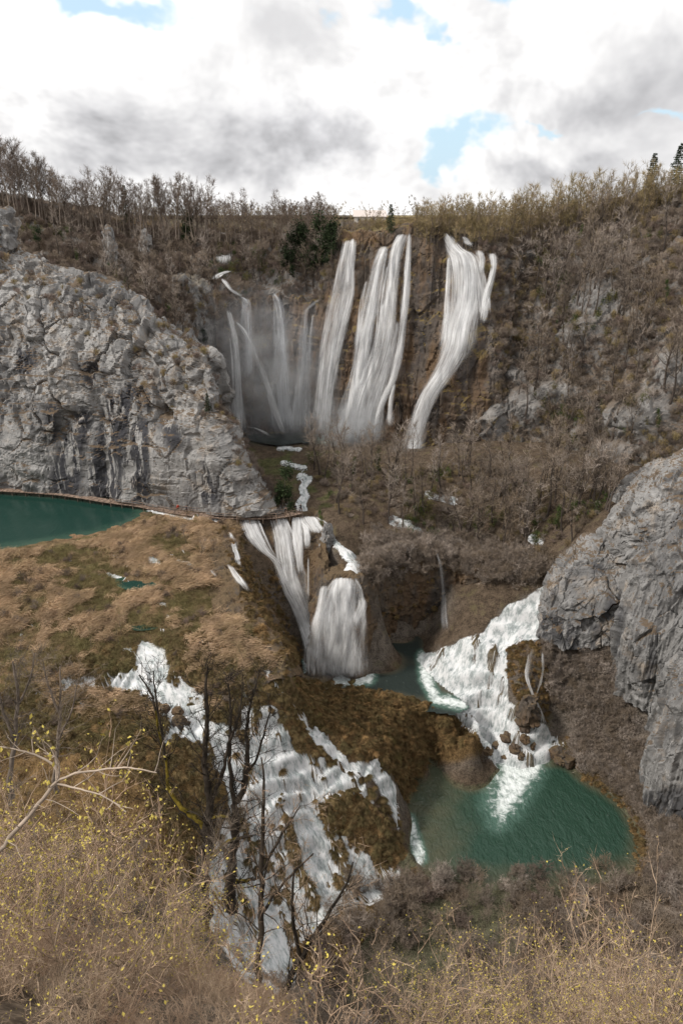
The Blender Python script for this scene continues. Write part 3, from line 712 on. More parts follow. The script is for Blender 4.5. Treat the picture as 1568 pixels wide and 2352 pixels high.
surface('falls_cliff', AW, 340, 230, M['tufa'], dict(a_big=0.9, a_mid=0.5, a_fine=0.22, s_big=4.5, s_mid=1.9, zs=0.35, seed=5), dispf=flute, kind=None,
        label='dark brown tufa wall behind the tallest waterfalls', cat='cliff')

# right hillside
RS = [
 rows((1085, 1050, 148.5), (1110, 900, 151), (1130, 760, 154), (1145, 640, 157.5), (1155, 560, 161), (1160, 532, 167)),
 rows((1180, 1070, 144), (1190, 950, 147), (1200, 820, 151), (1210, 680, 157), (1220, 560, 165), (1225, 518, 172)),
 rows((1300, 1100, 136), (1300, 980, 138.5), (1310, 850, 143), (1320, 700, 150), (1330, 560, 162), (1330, 500, 172)),
 rows((1420, 1140, 127), (1420, 1000, 130), (1420, 870, 134.5), (1430, 720, 142), (1440, 560, 156), (1440, 472, 168)),
 rows((1560, 1190, 117), (1560, 1020, 121), (1560, 880, 126), (1560, 740, 134), (1560, 560, 148), (1560, 445, 160)),
 rows((1760, 1215, 108), (1760, 1030, 112), (1760, 880, 118), (1760, 740, 126), (1760, 560, 140), (1760, 420, 150)),
 rows((2100, 1250, 90), (2100, 1030, 96), (2100, 880, 102), (2100, 740, 110), (2100, 560, 124), (2100, 420, 134)),
]
RS = [with_back(c, 20, 1.0) for c in RS]
# where bare limestone shows on the right hillside
OUTCROP = [(1365, 690, 62, 50), (1330, 765, 45, 34), (1130, 960, 42, 70), (1440, 965, 70, 34), (1270, 900, 60, 26), (1545, 850, 40, 50), (1200, 930, 50, 34), (1400, 1040, 50, 25), (1500, 930, 40, 40), (1180, 860, 30, 20)]
def outc(P):
    x, y, dep = proj(P)
    r = np.zeros(len(P))
    for ox, oy, sx, sy in OUTCROP: r = np.maximum(r, np.exp(-((x - ox) / sx) ** 2 - ((y - oy) / sy) ** 2))
    return r
def rs_extra(P): 
    o = outc(P)
    return o * 3.0 + fbm(P / 14.0, 4, 33) * 3.0 + fbm(P / 4.0, 3, 34) * 0.8
surface('hillside', RS, 300, 260, M['slope'], dict(a_big=1.2, a_mid=0.6, a_fine=0.2, s_big=5.5, s_mid=2.1, zs=0.7, seed=9), dispf=rs_extra)

# wooded hill at the back left
HL = [
 rows((-420, 760, 140), (-420, 600, 160), (-420, 430, 190)),
 rows((-150, 740, 143), (-150, 590, 160), (-150, 445, 190)),
 rows((0, 700, 150), (0, 575, 163), (0, 470, 190)),
 rows((170, 740, 146), (170, 610, 163), (170, 505, 190)),
 rows((300, 800, 144), (300, 650, 160), (300, 530, 188)),
 rows((400, 900, 146), (400, 680, 158), (400, 540, 186)),
 rows((460, 760, 158), (462, 650, 164), (465, 545, 186)),
 rows((520, 705, 163), (520, 620, 171), (525, 545, 186)),
 rows((600, 702, 167), (602, 620, 173), (610, 545, 185)),
 rows((680, 695, 168), (690, 610, 172.5), (700, 542, 181)),
 rows((735, 705, 165), (755, 610, 167), (768, 545, 172)),
 rows((800, 640, 166), (808, 590, 168), (815, 540, 172)),
]
HL = [with_back(c, 30, 1.0) for c in HL]
surface('wooded_hill', HL, 240, 110, M['slope'], dict(a_big=1.6, a_mid=0.7, a_fine=0.2, s_big=7, s_mid=2.4, zs=0.6, seed=21), dispf=lambda P: fbm(P / 15.0, 4, 44) * 3.0)

# plateau beyond the falls, out to the horizon
def rimz(px, py, yy): p = atY(px, py, yy); return p
PR = [rimz(-420, 430, 188), rimz(0, 470, 188), rimz(300, 528, 186), rimz(520, 541, 184), rimz(700, 540, 178), rimz(812, 540, 163.5), rimz(880, 540, 163), rimz(942, 531, 162), rimz(984, 530, 160),
      rimz(1026, 530, 161), rimz(1150, 528, 166), rimz(1330, 497, 172), rimz(1560, 440, 160), rimz(2100, 415, 134)]
PC = []
for p in PR:
    q = p + np.array([0, 0, -0.2]); sx = q[0] / q[1]
    PC.append([q + np.array([0, -1.0, -4.0]), q, np.array([sx * 215, 215, 0.5 * q[2] + 40.3]), np.array([sx * 320, 320, 81.0]), np.array([sx * 900, 900, 84]), np.array([sx * 5000, 5000, 80])])
def soft(P): return fbm(P / 20.0, 3, 71) * 0.8
plat = surface('plateau', PC, 160, 120, M['ground'], None, smooth=True, dispf=None)
pv = SURF['plateau']['V'].reshape(-1, 3); pn = fbm(pv / 12.0, 4, 3)
cattr(plat, 'tint', np.where((pv[:, 0] < 0.02 * pv[:, 1])[:, None], np.array([0.10, 0.082, 0.058]), np.where((pn > 0.05)[:, None], np.array([0.27, 0.215, 0.11]), np.array([0.19, 0.15, 0.075]))))

# canyon wall round the middle pool
def rz(x, y, z): return atZ(x, y, z)
CW = [
 [rz(652, 1556, 24.8), atY(668, 1556, 82), atY(682, 1558, 88), rz(694, 1562, 7.5)],
 [rz(634, 1482, 26.2), atY(655, 1500, 88), atY(672, 1515, 95), rz(690, 1532, 7.5)],
 [rz(574, 1400, 27.4), atY(610, 1430, 96), atY(648, 1462, 101), rz(684, 1502, 7.5)],
 [rz(540, 1300, 28.6), atY(585, 1345, 106), atY(632, 1410, 106.5), rz(688, 1490, 7.5)],
 [rz(520, 1235, 29.2), atY(570, 1290, 111.5), atY(620, 1350, 110), rz(695, 1484, 7.5)],
 [rz(548, 1193, 29.5), atY(590, 1270, 114.3), atY(642, 1345, 111.5), rz(702, 1478, 7.5)],
 [rz(620, 1190, 29.5), atY(640, 1280, 114.8), atY(668, 1355, 112), rz(712, 1480, 7.5)],
 [rz(690, 1183, 29.7), atY(700, 1280, 114), atY(705, 1370, 110.8), rz(726, 1490, 7.5)],
 [rz(738, 1200, 29.4), atY(738, 1290, 110.8), atY(732, 1400, 106), rz(742, 1505, 7.5)],
 [rz(744, 1322, 26.4), atY(728, 1390, 100.4), atY(718, 1460, 99.2), rz(712, 1552, 7.5)],
 [rz(790, 1322, 26.3), atY(785, 1400, 100), atY(780, 1470, 98.8), rz(775, 1560, 7.5)],
 [rz(832, 1328, 26), atY(840, 1410, 100.4), atY(842, 1480, 99.6), rz(846, 1553, 7.5)],
 [rz(862, 1300, 26.1), atY(868, 1370, 107), atY(872, 1430, 107), rz(876, 1487, 7.5)],
 [rz(950, 1272, 25.6), atY(948, 1340, 110), atY(946, 1400, 110.8), rz(945, 1463, 7.5)],
 [rz(1040, 1272, 25.1), atY(1042, 1330, 111.5), atY(1042, 1390, 113), rz(1042, 1447, 7.5)],
 [rz(1130, 1316, 24.1), atY(1122, 1360, 109), atY(1112, 1400, 109), rz(1095, 1445, 11)],
 [rz(1238, 1322, 24.4), atY(1232, 1335, 106), atY(1225, 1350, 106), rz(1210, 1372, 20)],
]
def tuck(i):
    return np.array([-3.0, -1.5, 0]) if i < 5 else np.array([0, 3.5, 0])
CW = [[c[0] + tuck(i) * 1.5 + np.array([0, 0, -0.9]), c[0] + tuck(i) * 0.5 + np.array([0, 0, -0.15])] + [c[0] + np.array([0, 0, -0.35])] + c[1:] for i, c in enumerate(CW)]
CWr = [c[::-1] for c in CW]
def cw_extra(P):
    q = P * np.array([1, 0.6, 0.16])
    f1, f2, rid, tl = worley(P * np.array([1, 1, 0.55]) / 3.2 + 5, 55)
    return (ridged(q / 2.0, 3, 14) - 0.5) * 0.9 + np.clip(1 - (f1 * 1.2) ** 2, 0, 1) * 0.9 * rid
surface('canyon_wall', CWr, 340, 130, M['tufa_dark'], dict(a_big=0.5, a_mid=0.35, a_fine=0.18, s_big=3.4, s_mid=1.5, zs=0.5, seed=31), dispf=cw_extra, kind=None,
        label='dark mossy tufa wall curving round the middle pool', cat='cliff')

# limestone rocks on the right bank
RB = dict(a_big=1.0, a_mid=0.5, a_fine=0.16, s_big=3.6, s_mid=1.4, zs=0.8)
r_top = [   # upper grey crag
 rows((1372, 1262, 103), (1366, 1238, 105), (1372, 1210, 108), (1392, 1185, 112)),
 rows((1390, 1278, 99.5), (1386, 1220, 100.5), (1395, 1180, 103), (1415, 1152, 108)),
 rows((1425, 1290, 97), (1428, 1210, 97.5), (1436, 1150, 100.5), (1455, 1110, 106)),
 rows((1480, 1296, 94.5), (1486, 1200, 95), (1490, 1125, 98), (1500, 1078, 104)),
 rows((1560, 1290, 92), (1562, 1190, 92.5), (1562, 1110, 96), (1562, 1040, 102)),
 rows((1680, 1290, 89), (1680, 1190, 89.5), (1680, 1090, 93), (1680, 1010, 99)),
]
surface('pale_crag', [with_back(c, 10, -6.5) for c in r_top], 150, 150, M['lime_right'], dict(RB, seed=41), kind=None, label='pale grey crag at the right edge, highest of the right-bank rocks', cat='rock')
r_mid = [   # block beside the cascade
 rows((1228, 1452, 100), (1232, 1420, 102), (1240, 1380, 104), (1262, 1340, 107)),
 rows((1244, 1468, 97.2), (1240, 1400, 97.6), (1252, 1340, 99.5), (1278, 1300, 104)),
 rows((1290, 1492, 94.4), (1290, 1410, 95), (1296, 1330, 97.6), (1312, 1268, 103)),
 rows((1350, 1490, 93.0), (1352, 1410, 93.6), (1350, 1320, 96.5), (1352, 1242, 102)),
 rows((1405, 1480, 92.0), (1408, 1400, 93), (1408, 1320, 95.8), (1412, 1250, 100.5)),
 rows((1460, 1470, 92.0), (1462, 1390, 93), (1464, 1310, 95.2), (1468, 1255, 99.5)),
]
surface('grey_boulder', [with_back(c, 8, -5.5) for c in r_mid], 150, 150, M['lime_right'], dict(RB, seed=47), kind=None, label='massive grey boulder beside the top of the right-hand cascade', cat='rock')
r_tall = [  # tall ribbed pillar
 rows((1408, 1560, 92.6), (1412, 1480, 93), (1424, 1380, 93.6), (1446, 1295, 96)),
 rows((1418, 1590, 89.2), (1424, 1480, 90), (1440, 1360, 91.2), (1470, 1262, 94)),
 rows((1468, 1620, 85.6), (1472, 1500, 86.4), (1490, 1360, 88.4), (1515, 1250, 92)),
 rows((1520, 1640, 83.6), (1526, 1510, 84.4), (1540, 1370, 86.2), (1562, 1235, 90)),
 rows((1600, 1650, 81.0), (1606, 1510, 82), (1616, 1370, 84), (1630, 1225, 88)),
 rows((1740, 1650, 77.0), (1740, 1510, 78), (1740, 1370, 80.5), (1740, 1200, 85)),
]
def ribs(P): return (ridged(P * np.array([1, 1, 0.08]) / 1.7, 3, 81) - 0.5) * 2.6
surface('ribbed_pillar', [with_back(c, 8, -5.5) for c in r_tall], 150, 190, M['lime_right'], dict(RB, a_big=0.8, zs=0.3, seed=53), dispf=ribs, kind=None, label='tall grey limestone pillar with upright ribs at the right edge', cat='rock')
r_low = [   # lower face nearest the pool
 rows((1480, 1850, 77.6), (1482, 1790, 79), (1486, 1745, 81), (1494, 1715, 83.5)),
 rows((1494, 1878, 74.4), (1498, 1780, 75.6), (1510, 1690, 77.6), (1530, 1630, 81)),
 rows((1530, 1900, 71.8), (1534, 1770, 73), (1545, 1640, 75.4), (1565, 1560, 79)),
 rows((1590, 1910, 69.2), (1594, 1760, 70.5), (1604, 1610, 73), (1620, 1510, 77)),
 rows((1720, 1910, 65.0), (1720, 1760, 66.5), (1720, 1600, 69), (1720, 1480, 73)),
]
surface('shaded_crag', [with_back(c, 8, -6) for c in r_low], 120, 150, M['lime_right'], dict(RB, a_big=0.8, zs=0.35, seed=59), dispf=ribs, kind=None, label='steep grey crag at the right edge above the green pool', cat='rock')
ALLB = [B_ground] + [s['bvh'] for s in SURF.values()]
_x, _y, _d = proj(SURF['falls_cliff']['V'].reshape(-1, 3))
fattr(SURF['falls_cliff']['o'], 'grey', sstep(535, 470, _x) * 0.8 + sstep(1085, 1130, _x) * 0.5)

_x, _y, _d = proj(SURF['limestone_cliff']['V'].reshape(-1, 3))
_st = np.zeros(len(_x))
for ln in ([(150, 1110, 30), (160, 1040, 22), (190, 960, 14)], [(240, 1120, 30), (250, 1040, 30), (275, 930, 24)], [(320, 1130, 18), (315, 1050, 22), (325, 980, 12)], [(400, 1010, 12), (385, 970, 8)], [(215, 870, 14), (212, 850, 12)], [(480, 1140, 12), (465, 1090, 8)],
           [(60, 840, 16), (55, 800, 10)], [(120, 1000, 10), (118, 940, 6)], [(330, 920, 10), (300, 900, 8)]):
    _st = np.maximum(_st, sstep(-34, 6, line_dist(_x, _y, ln)))
fattr(SURF['limestone_cliff']['o'], 'stain', _st * 1.1)
for _nm, _lns in (('grey_boulder', [[(1250, 1440, 30), (1330, 1470, 26), (1400, 1450, 24), (1412, 1360, 12)], [(1380, 1330, 14), (1370, 1300, 8)]]), ('ribbed_pillar', [[(1425, 1400, 6), (1420, 1500, 5)], [(1500, 1400, 6), (1490, 1560, 8)]]), ('shaded_crag', [[(1500, 1860, 40), (1568, 1850, 40)]])):
    _x, _y, _d = proj(SURF[_nm]['V'].reshape(-1, 3)); _st = np.zeros(len(_x))
    for ln in _lns: _st = np.maximum(_st, sstep(-18, 8, line_dist(_x, _y, ln)))
    fattr(SURF[_nm]['o'], 'stain', _st)

fattr(SURF['hillside']['o'], 'grey', np.clip(outc(SURF['hillside']['V'].reshape(-1, 3)) * 1.5, 0, 1))
# ------------------------------------------------------------------ still water
def pool(name, x0, x1, y0, y1, z, step, mat, depth=1.4, foamf=None, keep=None):
    X = np.arange(x0, x1, step); Yy = np.arange(y0, y1, step)
    A, B = np.meshgrid(X, Yy, indexing='ij'); a, b = A.ravel(), B.ravel()
    h = gheight(a, b); V = np.stack([a, b, np.full(len(a), z)], 1)
    F = grid_faces(len(X), len(Yy))
    ok = (h < z + 0.6) & (keep(V) if keep else True)
    F = F[ok[F].any(1)]
    used = np.unique(F); remap = -np.ones(len(V), int); remap[used] = np.arange(len(used))
    o = mesh_obj(name, V[used], remap[F], mat, smooth=True)
    sh_ = np.clip(1 - (z - h[used]) / depth, 0, 1)
    if name.startswith('lower'): sh_ = np.maximum(sh_, 0.78 * sstep(1220, 1000, proj(V[used])[0]))      # left side tinted grey-brown: shallower bed plus its reflection painted in
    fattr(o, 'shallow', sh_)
    px, py, _ = proj(V[used])
    fattr(o, 'foam', foamf(px, py) if foamf else np.zeros(len(used)))
    tag(o, kind='structure'); return o
pool('lake_water', -100, -17, 96, 140, 30.0, 0.8, M['lake'], 1.2, keep=lambda V: poly_sdf(*proj(V)[:2], [(-900, 1060), (0, 1100), (330, 1145), (360, 1185), (315, 1212), (272, 1232), (200, 1250), (0, 1282), (-900, 1330)]) > 0)
def midfoam(px, py):
    f = 0.9 * sstep(-26, 6, line_dist(px, py, [(715, 1500, 14), (720, 1548, 16), (780, 1560, 16), (842, 1552, 12)]))
    f = np.maximum(f, 0.8 * sstep(-14, 2, line_dist(px, py, [(1000, 1450, 8), (1040, 1450, 8)])))
    f = np.maximum(f, 0.9 * sstep(-22, 4, line_dist(px, py, [(970, 1508, 6), (978, 1560, 7), (1000, 1605, 6), (1060, 1618, 6)])))
    return f
pool('middle_pool_water', -12, 32, 88, 116, 8.5, 0.4, M['midpool'], 1.6, midfoam, keep=lambda V: (V[:, 0] > -11) & (poly_sdf(*proj(V)[:2], [(640, 1430), (900, 1430), (1110, 1430), (1060, 1480), (1000, 1500), (990, 1560), (1075, 1625), (1040, 1640), (900, 1620), (700, 1590), (640, 1570)]) > 0))
def lowfoam(px, py):
    f = 0.95 * sstep(-34, 6, line_dist(px, py, [(1195, 1752, 40), (1185, 1785, 26), (1165, 1825, 16), (1150, 1865, 4)]))
    f = np.maximum(f, 0.55 * sstep(-60, 0, line_dist(px, py, [(1190, 1758, 40), (1155, 1840, 28), (1145, 1880, 5)])))
    f = np.maximum(f, 0.8 * sstep(-16, 2, line_dist(px, py, [(1085, 1752, 10), (1095, 1775, 5)])))
    f = np.maximum(f, 0.8 * sstep(-18, 4, line_dist(px, py, [(940, 1880, 6), (965, 1970, 10), (900, 2030, 20)])))
    return f
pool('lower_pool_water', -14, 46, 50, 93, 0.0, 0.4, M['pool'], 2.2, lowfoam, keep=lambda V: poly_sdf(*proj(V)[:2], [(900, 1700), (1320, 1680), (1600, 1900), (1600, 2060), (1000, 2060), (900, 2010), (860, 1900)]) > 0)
# the basin under the great falls and the marsh ponds
pool('basin_water', -25, 5, 146, 170, 33.45, 0.5, M['midpool'], 0.8, lambda px, py: 0.5 * sstep(-14, 4, line_dist(px, py, [(740, 1012, 8), (870, 1016, 10)])), keep=lambda V: poly_sdf(*proj(V)[:2], [(560, 985), (760, 985), (780, 1012), (745, 1020), (690, 1016), (640, 1022), (580, 1012)]) > 0)
def pond(name, poly, dz=0.12):
    c = np.mean(np.array(poly), 0)
    g = hit([B_ground], *c)[0]; zz = g[2] + dz
    pts = [atZ(x, y, zz) for x, y in poly]; k = len(pts)
    P = cr(np.array(pts + [pts[0]]), k * 6)[:-1]
    ctr = P.mean(0); V = np.vstack([ctr[None], P, ctr + (P - ctr) * 0.5])
    n = len(P); F = [[1 + i, 1 + (i + 1) % n, 1 + n + (i + 1) % n, 1 + n + i] for i in range(n)]
    F3 = [[0, 1 + n + i, 1 + n + (i + 1) % n] for i in range(n)]
    o = mesh_obj(name, V, [np.array(F), np.array(F3)], M['lake'], smooth=True)
    sh = np.r_[0.25, np.full(n, 1.0), np.full(n, .4)]; fattr(o, 'shallow', sh); fattr(o, 'foam', sh * 0)
    tag(o, kind='structure')
pond('pond_water', [(262, 1330), (310, 1322), (360, 1328), (368, 1340), (330, 1352), (295, 1355), (270, 1345)])
pond('pond_water', [(300, 1438), (345, 1430), (375, 1436), (350, 1446), (310, 1448)], 0.1)

# ------------------------------------------------------------------ white water over the ground
def gsample(F, x, y):
    """bilinear sample of a field on the ground grid"""
    i = np.clip(np.searchsorted(xs, x) - 1, 0, len(xs) - 2); j = np.clip(np.searchsorted(ys, y) - 1, 0, len(ys) - 2)
    u = np.clip((x - xs[i]) / (xs[i + 1] - xs[i]), 0, 1); v = np.clip((y - ys[j]) / (ys[j + 1] - ys[j]), 0, 1)
    return F[i, j] * (1 - u) * (1 - v) + F[i + 1, j] * u * (1 - v) + F[i, j + 1] * (1 - u) * v + F[i + 1, j + 1] * u * v
FLOWZ = blur((gzb + np.clip(disp, -0.6, 1.2)).reshape(GX.shape), 2); FGX, FGY = np.gradient(FLOWZ, xs, ys)
GZZ = gzz.reshape(GX.shape)
def threads(mk, fdir, n, seed, steps=26, dl=0.28, wmin=0.06, wmax=0.30):
    """ribbons of water that run downhill over the ground from random starts inside the mask"""
    g = np.random.default_rng(seed); MK = mk.reshape(GX.shape)
    cell = np.outer(np.gradient(xs), np.gradient(ys)).ravel() * (mk > 0.35) * (0.4 + np.clip(-disp + 0.3, 0, 1))
    k = g.choice(len(gx), n, p=cell / cell.sum()); x = gx[k] + g.uniform(-.13, .13, n); y = gy[k] + g.uniform(-.13, .13, n)
    f = np.array(fdir) / np.linalg.norm(fdir); vx, vy = np.full(n, f[0]), np.full(n, f[1])
    wd = wmin + (wmax - wmin) * g.random(n) ** 2.2; L = g.integers(8, steps + 1, n); pts = []
    zc = None
    for s_ in range(steps + 1):
        z = gsample(GZZ, x, y) + 0.05 + 0.04 * g.random(n)
        zc = z if zc is None else np.minimum(zc, z)            # water never climbs
        zc = np.maximum(zc, z - 0.02); pts.append(np.stack([x, y, zc], 1))
        dx, dy = -gsample(FGX, x, y), -gsample(FGY, x, y)
        vx = 0.55 * vx + 0.5 * dx + 0.22 * f[0]; vy = 0.55 * vy + 0.5 * dy + 0.22 * f[1]
        nn = np.hypot(vx, vy) + 1e-6; vx, vy = vx / nn, vy / nn
        slope = np.hypot(dx, dy); st_ = dl / np.sqrt(1 + np.minimum(slope, 3) ** 2)
        x = x + vx * st_; y = y + vy * st_
        L = np.where((gsample(MK, x, y) < 0.12) & (s_ >= 3), np.minimum(L, s_), L)
    P = np.stack(pts, 1)                                        # n, steps+1, 3
    T = np.gradient(P, axis=1); sd_ = np.cross(T, np.array([0, -0.5, 0.85])); sd_ /= np.linalg.norm(sd_, axis=2, keepdims=True) + 1e-9
    V, F, FU, FV, ED = [], [], [], [], []; base = 0
    for i in range(n):
        m = int(L[i]) + 1
        if m < 4: continue
        t = np.linspace(0, 1, m); w_ = wd[i] * (0.5 + 0.5 * np.sin(np.pi * np.clip(t * 1.1 + 0.05, 0, 1)))
        p = P[i, :m]; q = sd_[i, :m] * w_[:, None]
        V += [p - q, p + np.array([0, 0, 0.05]), p + q]; e = np.minimum(1, np.minimum(t * 5, (1 - t) * 4))
        ED += [e * 0, e, e * 0]; FU += [np.full(m, i * 3.7), np.full(m, i * 3.7 + wd[i]), np.full(m, i * 3.7 + 2 * wd[i])]; dv = np.arange(m) * dl + i * 1.7; FV += [dv, dv, dv]
        a_ = base + np.arange(m - 1)
        F.append(np.stack([a_, a_ + 1, a_ + m + 1, a_ + m], 1)); F.append(np.stack([a_ + m, a_ + m + 1, a_ + 2 * m + 1, a_ + 2 * m], 1)); base += 3 * m
    return np.vstack(V), np.vstack(F), np.concatenate(FU), np.concatenate(FV), np.concatenate(ED)
def stream(name, mk, fdir, lift, label, mat, n=0, seed=1, **kw):
    sel = mk > 0.12
    F = grid_faces(len(xs), len(ys)); F = F[sel[F].any(1)]
    used = np.unique(F); remap = -np.ones(len(gx), int); remap[used] = np.arange(len(used))
    q = np.stack([gx, gy, gzb], 1)[used]
    z = gzb[used] + lift + fbm(q / 2.2, 3, 19) * 0.22 - 0.03
    V = np.c_[q[:, :2], z]; e = empty(name, tuple(V.mean(0))); loc = V.mean(0)
    o = mesh_obj('water_sheet', V - loc, remap[F], mat, e, smooth=True)
    f = np.array(fdir); f = f / np.linalg.norm(f)
    along = q[:, 0] * f[0] + q[:, 1] * f[1] - q[:, 2] * 1.0; across = q[:, 0] * -f[1] + q[:, 1] * f[0]
    fattr(o, 'fu', across); fattr(o, 'fv', along); fattr(o, 'edge', sstep(0.1, 0.75, mk[used]) * sstep(-0.10, 0.22, z - gzz[used])); o['kind'] = 'stuff'
    if n:
        V, F, FU, FV, ED = threads(mk, fdir, n, seed, **kw)
        o = mesh_obj('water_threads', V - loc, F, M['thread'], e, smooth=True); fattr(o, 'fu', FU); fattr(o, 'fv', FV); fattr(o, 'edge', ED); o['kind'] = 'stuff'
    tag(e, label, 'cascade'); return e
stream('cascade', mask['main'], (0.55, -0.8), 0.06, 'broad white cascade spilling over brown tussocks towards the foreground shrubs', M['cascade'], 5600, 3)
stream('cascade', mask['right'], (-0.6, -0.8), 0.10, 'stepped white cascade running from the grey boulder down into the green pool', M['cascade'], 2800, 4)
stream('forest_stream', mask['far'] * (ppx < 725) * (gx < -3), (0.2, -1), 0.12, 'white stream running from the falls basin down to the end of the boardwalk', M['cascade'], 160, 5)
stream('forest_stream', mask['far'] * (ppx >= 745) * (ppx < 850) * (ppy > 1220), (0.6, -0.8), 0.12, 'short white stream right of the rock tooth feeding the bell-shaped waterfall', M['cascade'], 160, 5)
stream('forest_stream', mask['far'] * (ppx > 860) * (ppx < 1010) * (ppy > 1170), (0.8, -0.6), 0.12, 'white stream glimpsed between bare trees above the canyon rim', M['cascade'], 160, 5)
stream('forest_stream', mask['far'] * (ppx > 960) * (ppx < 1060) * (ppy > 1120) * (ppy < 1165), (0.8, -0.6), 0.12, 'small patch of white water among the trees in the middle of the hollow', M['cascade'], 160, 5)
stream('forest_stream', mask['far'] * (ppx > 1200) * (ppy > 1200), (0.8, -0.6), 0.12, 'small patch of white water near the pale crag', M['cascade'], 160, 5)

# ------------------------------------------------------------------ waterfalls
VEIL = {'falling_water': M['silk'], 'thin_falling_water': M['silk_thin'], 'plunging_water': M['silk_near'], 'cascade_water': M['silk_near']}
def fall(name, label, strands, bvhs, mat, off=0.8, layers=2, monotone=True, veil=True, k_strand=None):
    g = np.random.default_rng(abs(hash(label)) % 1000 if False else sum(map(ord, label)))
    parts = {'veil': [[], [], [], [], [], 0], 'strand': [[], [], [], [], [], 0]}
    def sheet(kind, S, seed_u, curve=0.35):
        VV, FF, FU, FV, ED, base = parts[kind]
        W = S[:, 3]; n = max(5, int(W.max() / 2.2)); m = len(S); tt = np.linspace(-1, 1, n)
        for j in range(m):
            x, y, yy, hw = S[j]
            for t in tt:
                p = atY(x + t * hw, y, yy - (1 - t * t) * curve); VV.append(p)
                ED.append((0.5 + 0.5 * min(1, hw / 18)) * (1 - abs(t) ** 1.6) * min(1, (j + 1) / 3.0) * min(1, (m - j) / max(6.0, 0.14 * m)))
                dep = p[1] * ct - (p[2] - CAMZ) * st
                FU.append(t * hw * dep / FP + seed_u); FV.append(CAMZ - p[2] + seed_u * 3 + 0.3 * t)
        idx = base + np.arange(m * n).reshape(m, n)
        FF.append(np.stack([idx[:-1, :-1].ravel(), idx[1:, :-1].ravel(), idx[1:, 1:].ravel(), idx[:-1, 1:].ravel()], 1)); parts[kind][5] += m * n
    for si, strand in enumerate(strands):
        S0 = cr(np.array(strand, float), max(10, len(strand) * 5)); yprev = 1e9; ys_ = []
        for x, y, hw in S0:
            h = hit(bvhs, x, y); yy = (h[0][1] if h else yprev) - off
            if monotone: yy = min(yy, yprev)
            if yprev < 1e8: yy = max(yy, yprev - 2.0)
            yprev = yy; ys_.append(yy)
        ys_ = np.array(ys_)
        for _ in range(5): ys_[1:-1] = 0.5 * ys_[1:-1] + 0.25 * (ys_[:-2] + ys_[2:])
        m = max(16, int(np.abs(np.diff(S0[:, 1])).sum() / 4))
        B = cr(np.c_[S0[:, 0], S0[:, 1], ys_, S0[:, 2] * 1.15], m)
        for lay, (wf, dy) in enumerate(((1.12, 0.0), (0.95, -0.35), (0.72, -0.7))[:layers if veil else 0]):
            Bl = B.copy(); Bl[:, 3] *= wf; Bl[:, 2] += dy; jj = np.linspace(0, 1, m); Bl[:, 0] += Bl[:, 3] * 0.10 * np.sin(jj * g.uniform(3, 8) + g.uniform(0, 6)); Bl[:, 3] *= 1 + 0.12 * np.sin(jj * g.uniform(6, 14) + g.uniform(0, 6)); sheet('veil', Bl, si * 13.7 + lay * 41.3, 0.5)
        hw = S0[:, 2].max(); K = k_strand or max(2, int(round(hw / 7)))
        for k in range(K):
            u0 = g.uniform(-1.0, 1.0); t0 = int(m * g.random() ** 1.4 * 0.7) if k else 0; t1 = min(m, t0 + int(m * (0.25 + 0.5 * g.random()))) if k > 1 else m
            if t1 - t0 < 8: continue
            seg = B[t0:t1].copy(); L = len(seg)
            wob = u0 + 0.18 * np.sin(np.linspace(0, 1, L) * g.uniform(2, 6) + g.uniform(0, 6))
            seg[:, 0] += np.clip(wob, -1.12, 1.12) * seg[:, 3]
            seg[:, 2] -= 0.25 + 0.5 * g.random()
            seg[:, 3] = np.maximum(0.9, seg[:, 3] * g.uniform(0.22, 0.5) * np.linspace(0.7, 1.3, L))
            sheet('strand', seg, si * 13.7 + k * 7.3, 0.2)
    e = empty(name, tuple(np.array(parts['strand'][0]).mean(0)))
    loc = np.array(e.location)
    for kind, mt in (('veil', VEIL[mat.name]), ('strand', VEIL[mat.name])):
        VV, FF, FU, FV, ED, base = parts[kind]
        if not VV: continue
        V = np.array(VV); V[:, 1] -= fbm(V * np.array([1.2, 1, 0.18]), 3, 7) * 0.45
        o = mesh_obj('water_' + kind, V - loc, np.vstack(FF), mt, e, smooth=True)
        fattr(o, 'fu', FU); fattr(o, 'fv', FV); fattr(o, 'edge', ED); o['kind'] = 'stuff'
    tag(e, label, 'waterfall'); return e
AWB = [SURF['falls_cliff']['bvh'], SURF['wooded_hill']['bvh']]
fall('waterfall', 'thin waterfall at the far left of the rock amphitheatre, split in two threads',
     [[(522, 712, 5), (530, 740, 7), (540, 790, 9), (545, 850, 9), (548, 920, 11), (553, 1000, 18)], [(540, 738, 4), (560, 760, 6), (580, 800, 7), (602, 855, 8), (622, 910, 8), (640, 970, 10), (655, 1004, 12)],
      [(560, 980, 4), (590, 985, 5), (620, 1003, 8)]], AWB, M['fall'], off=1.0)
fall('waterfall', 'small pale fall on the wooded slope, highest at the left', [[(515, 543, 18), (515, 560, 19), (515, 585, 18), (516, 606, 15)], [(525, 622, 8), (505, 630, 10), (488, 642, 7)], [(512, 640, 6), (530, 665, 6), (550, 678, 6), (560, 684, 6)]],
     AWB, M['fall'], off=2.6, monotone=False)
fall('waterfall', 'faint veil of water left of the middle of the amphitheatre', [[(552, 682, 4), (565, 692, 12), (566, 740, 13), (568, 800, 14), (572, 870, 14)]], AWB, M['fall_thin'])
fall('waterfall', 'hazy double thread of water in the middle of the amphitheatre', [[(628, 672, 4), (640, 700, 12), (644, 760, 14), (650, 850, 17), (655, 930, 22), (662, 996, 28)], [(642, 690, 3), (650, 760, 4), (655, 860, 5), (662, 940, 6), (672, 1000, 8)]], AWB, M['fall_thin'])
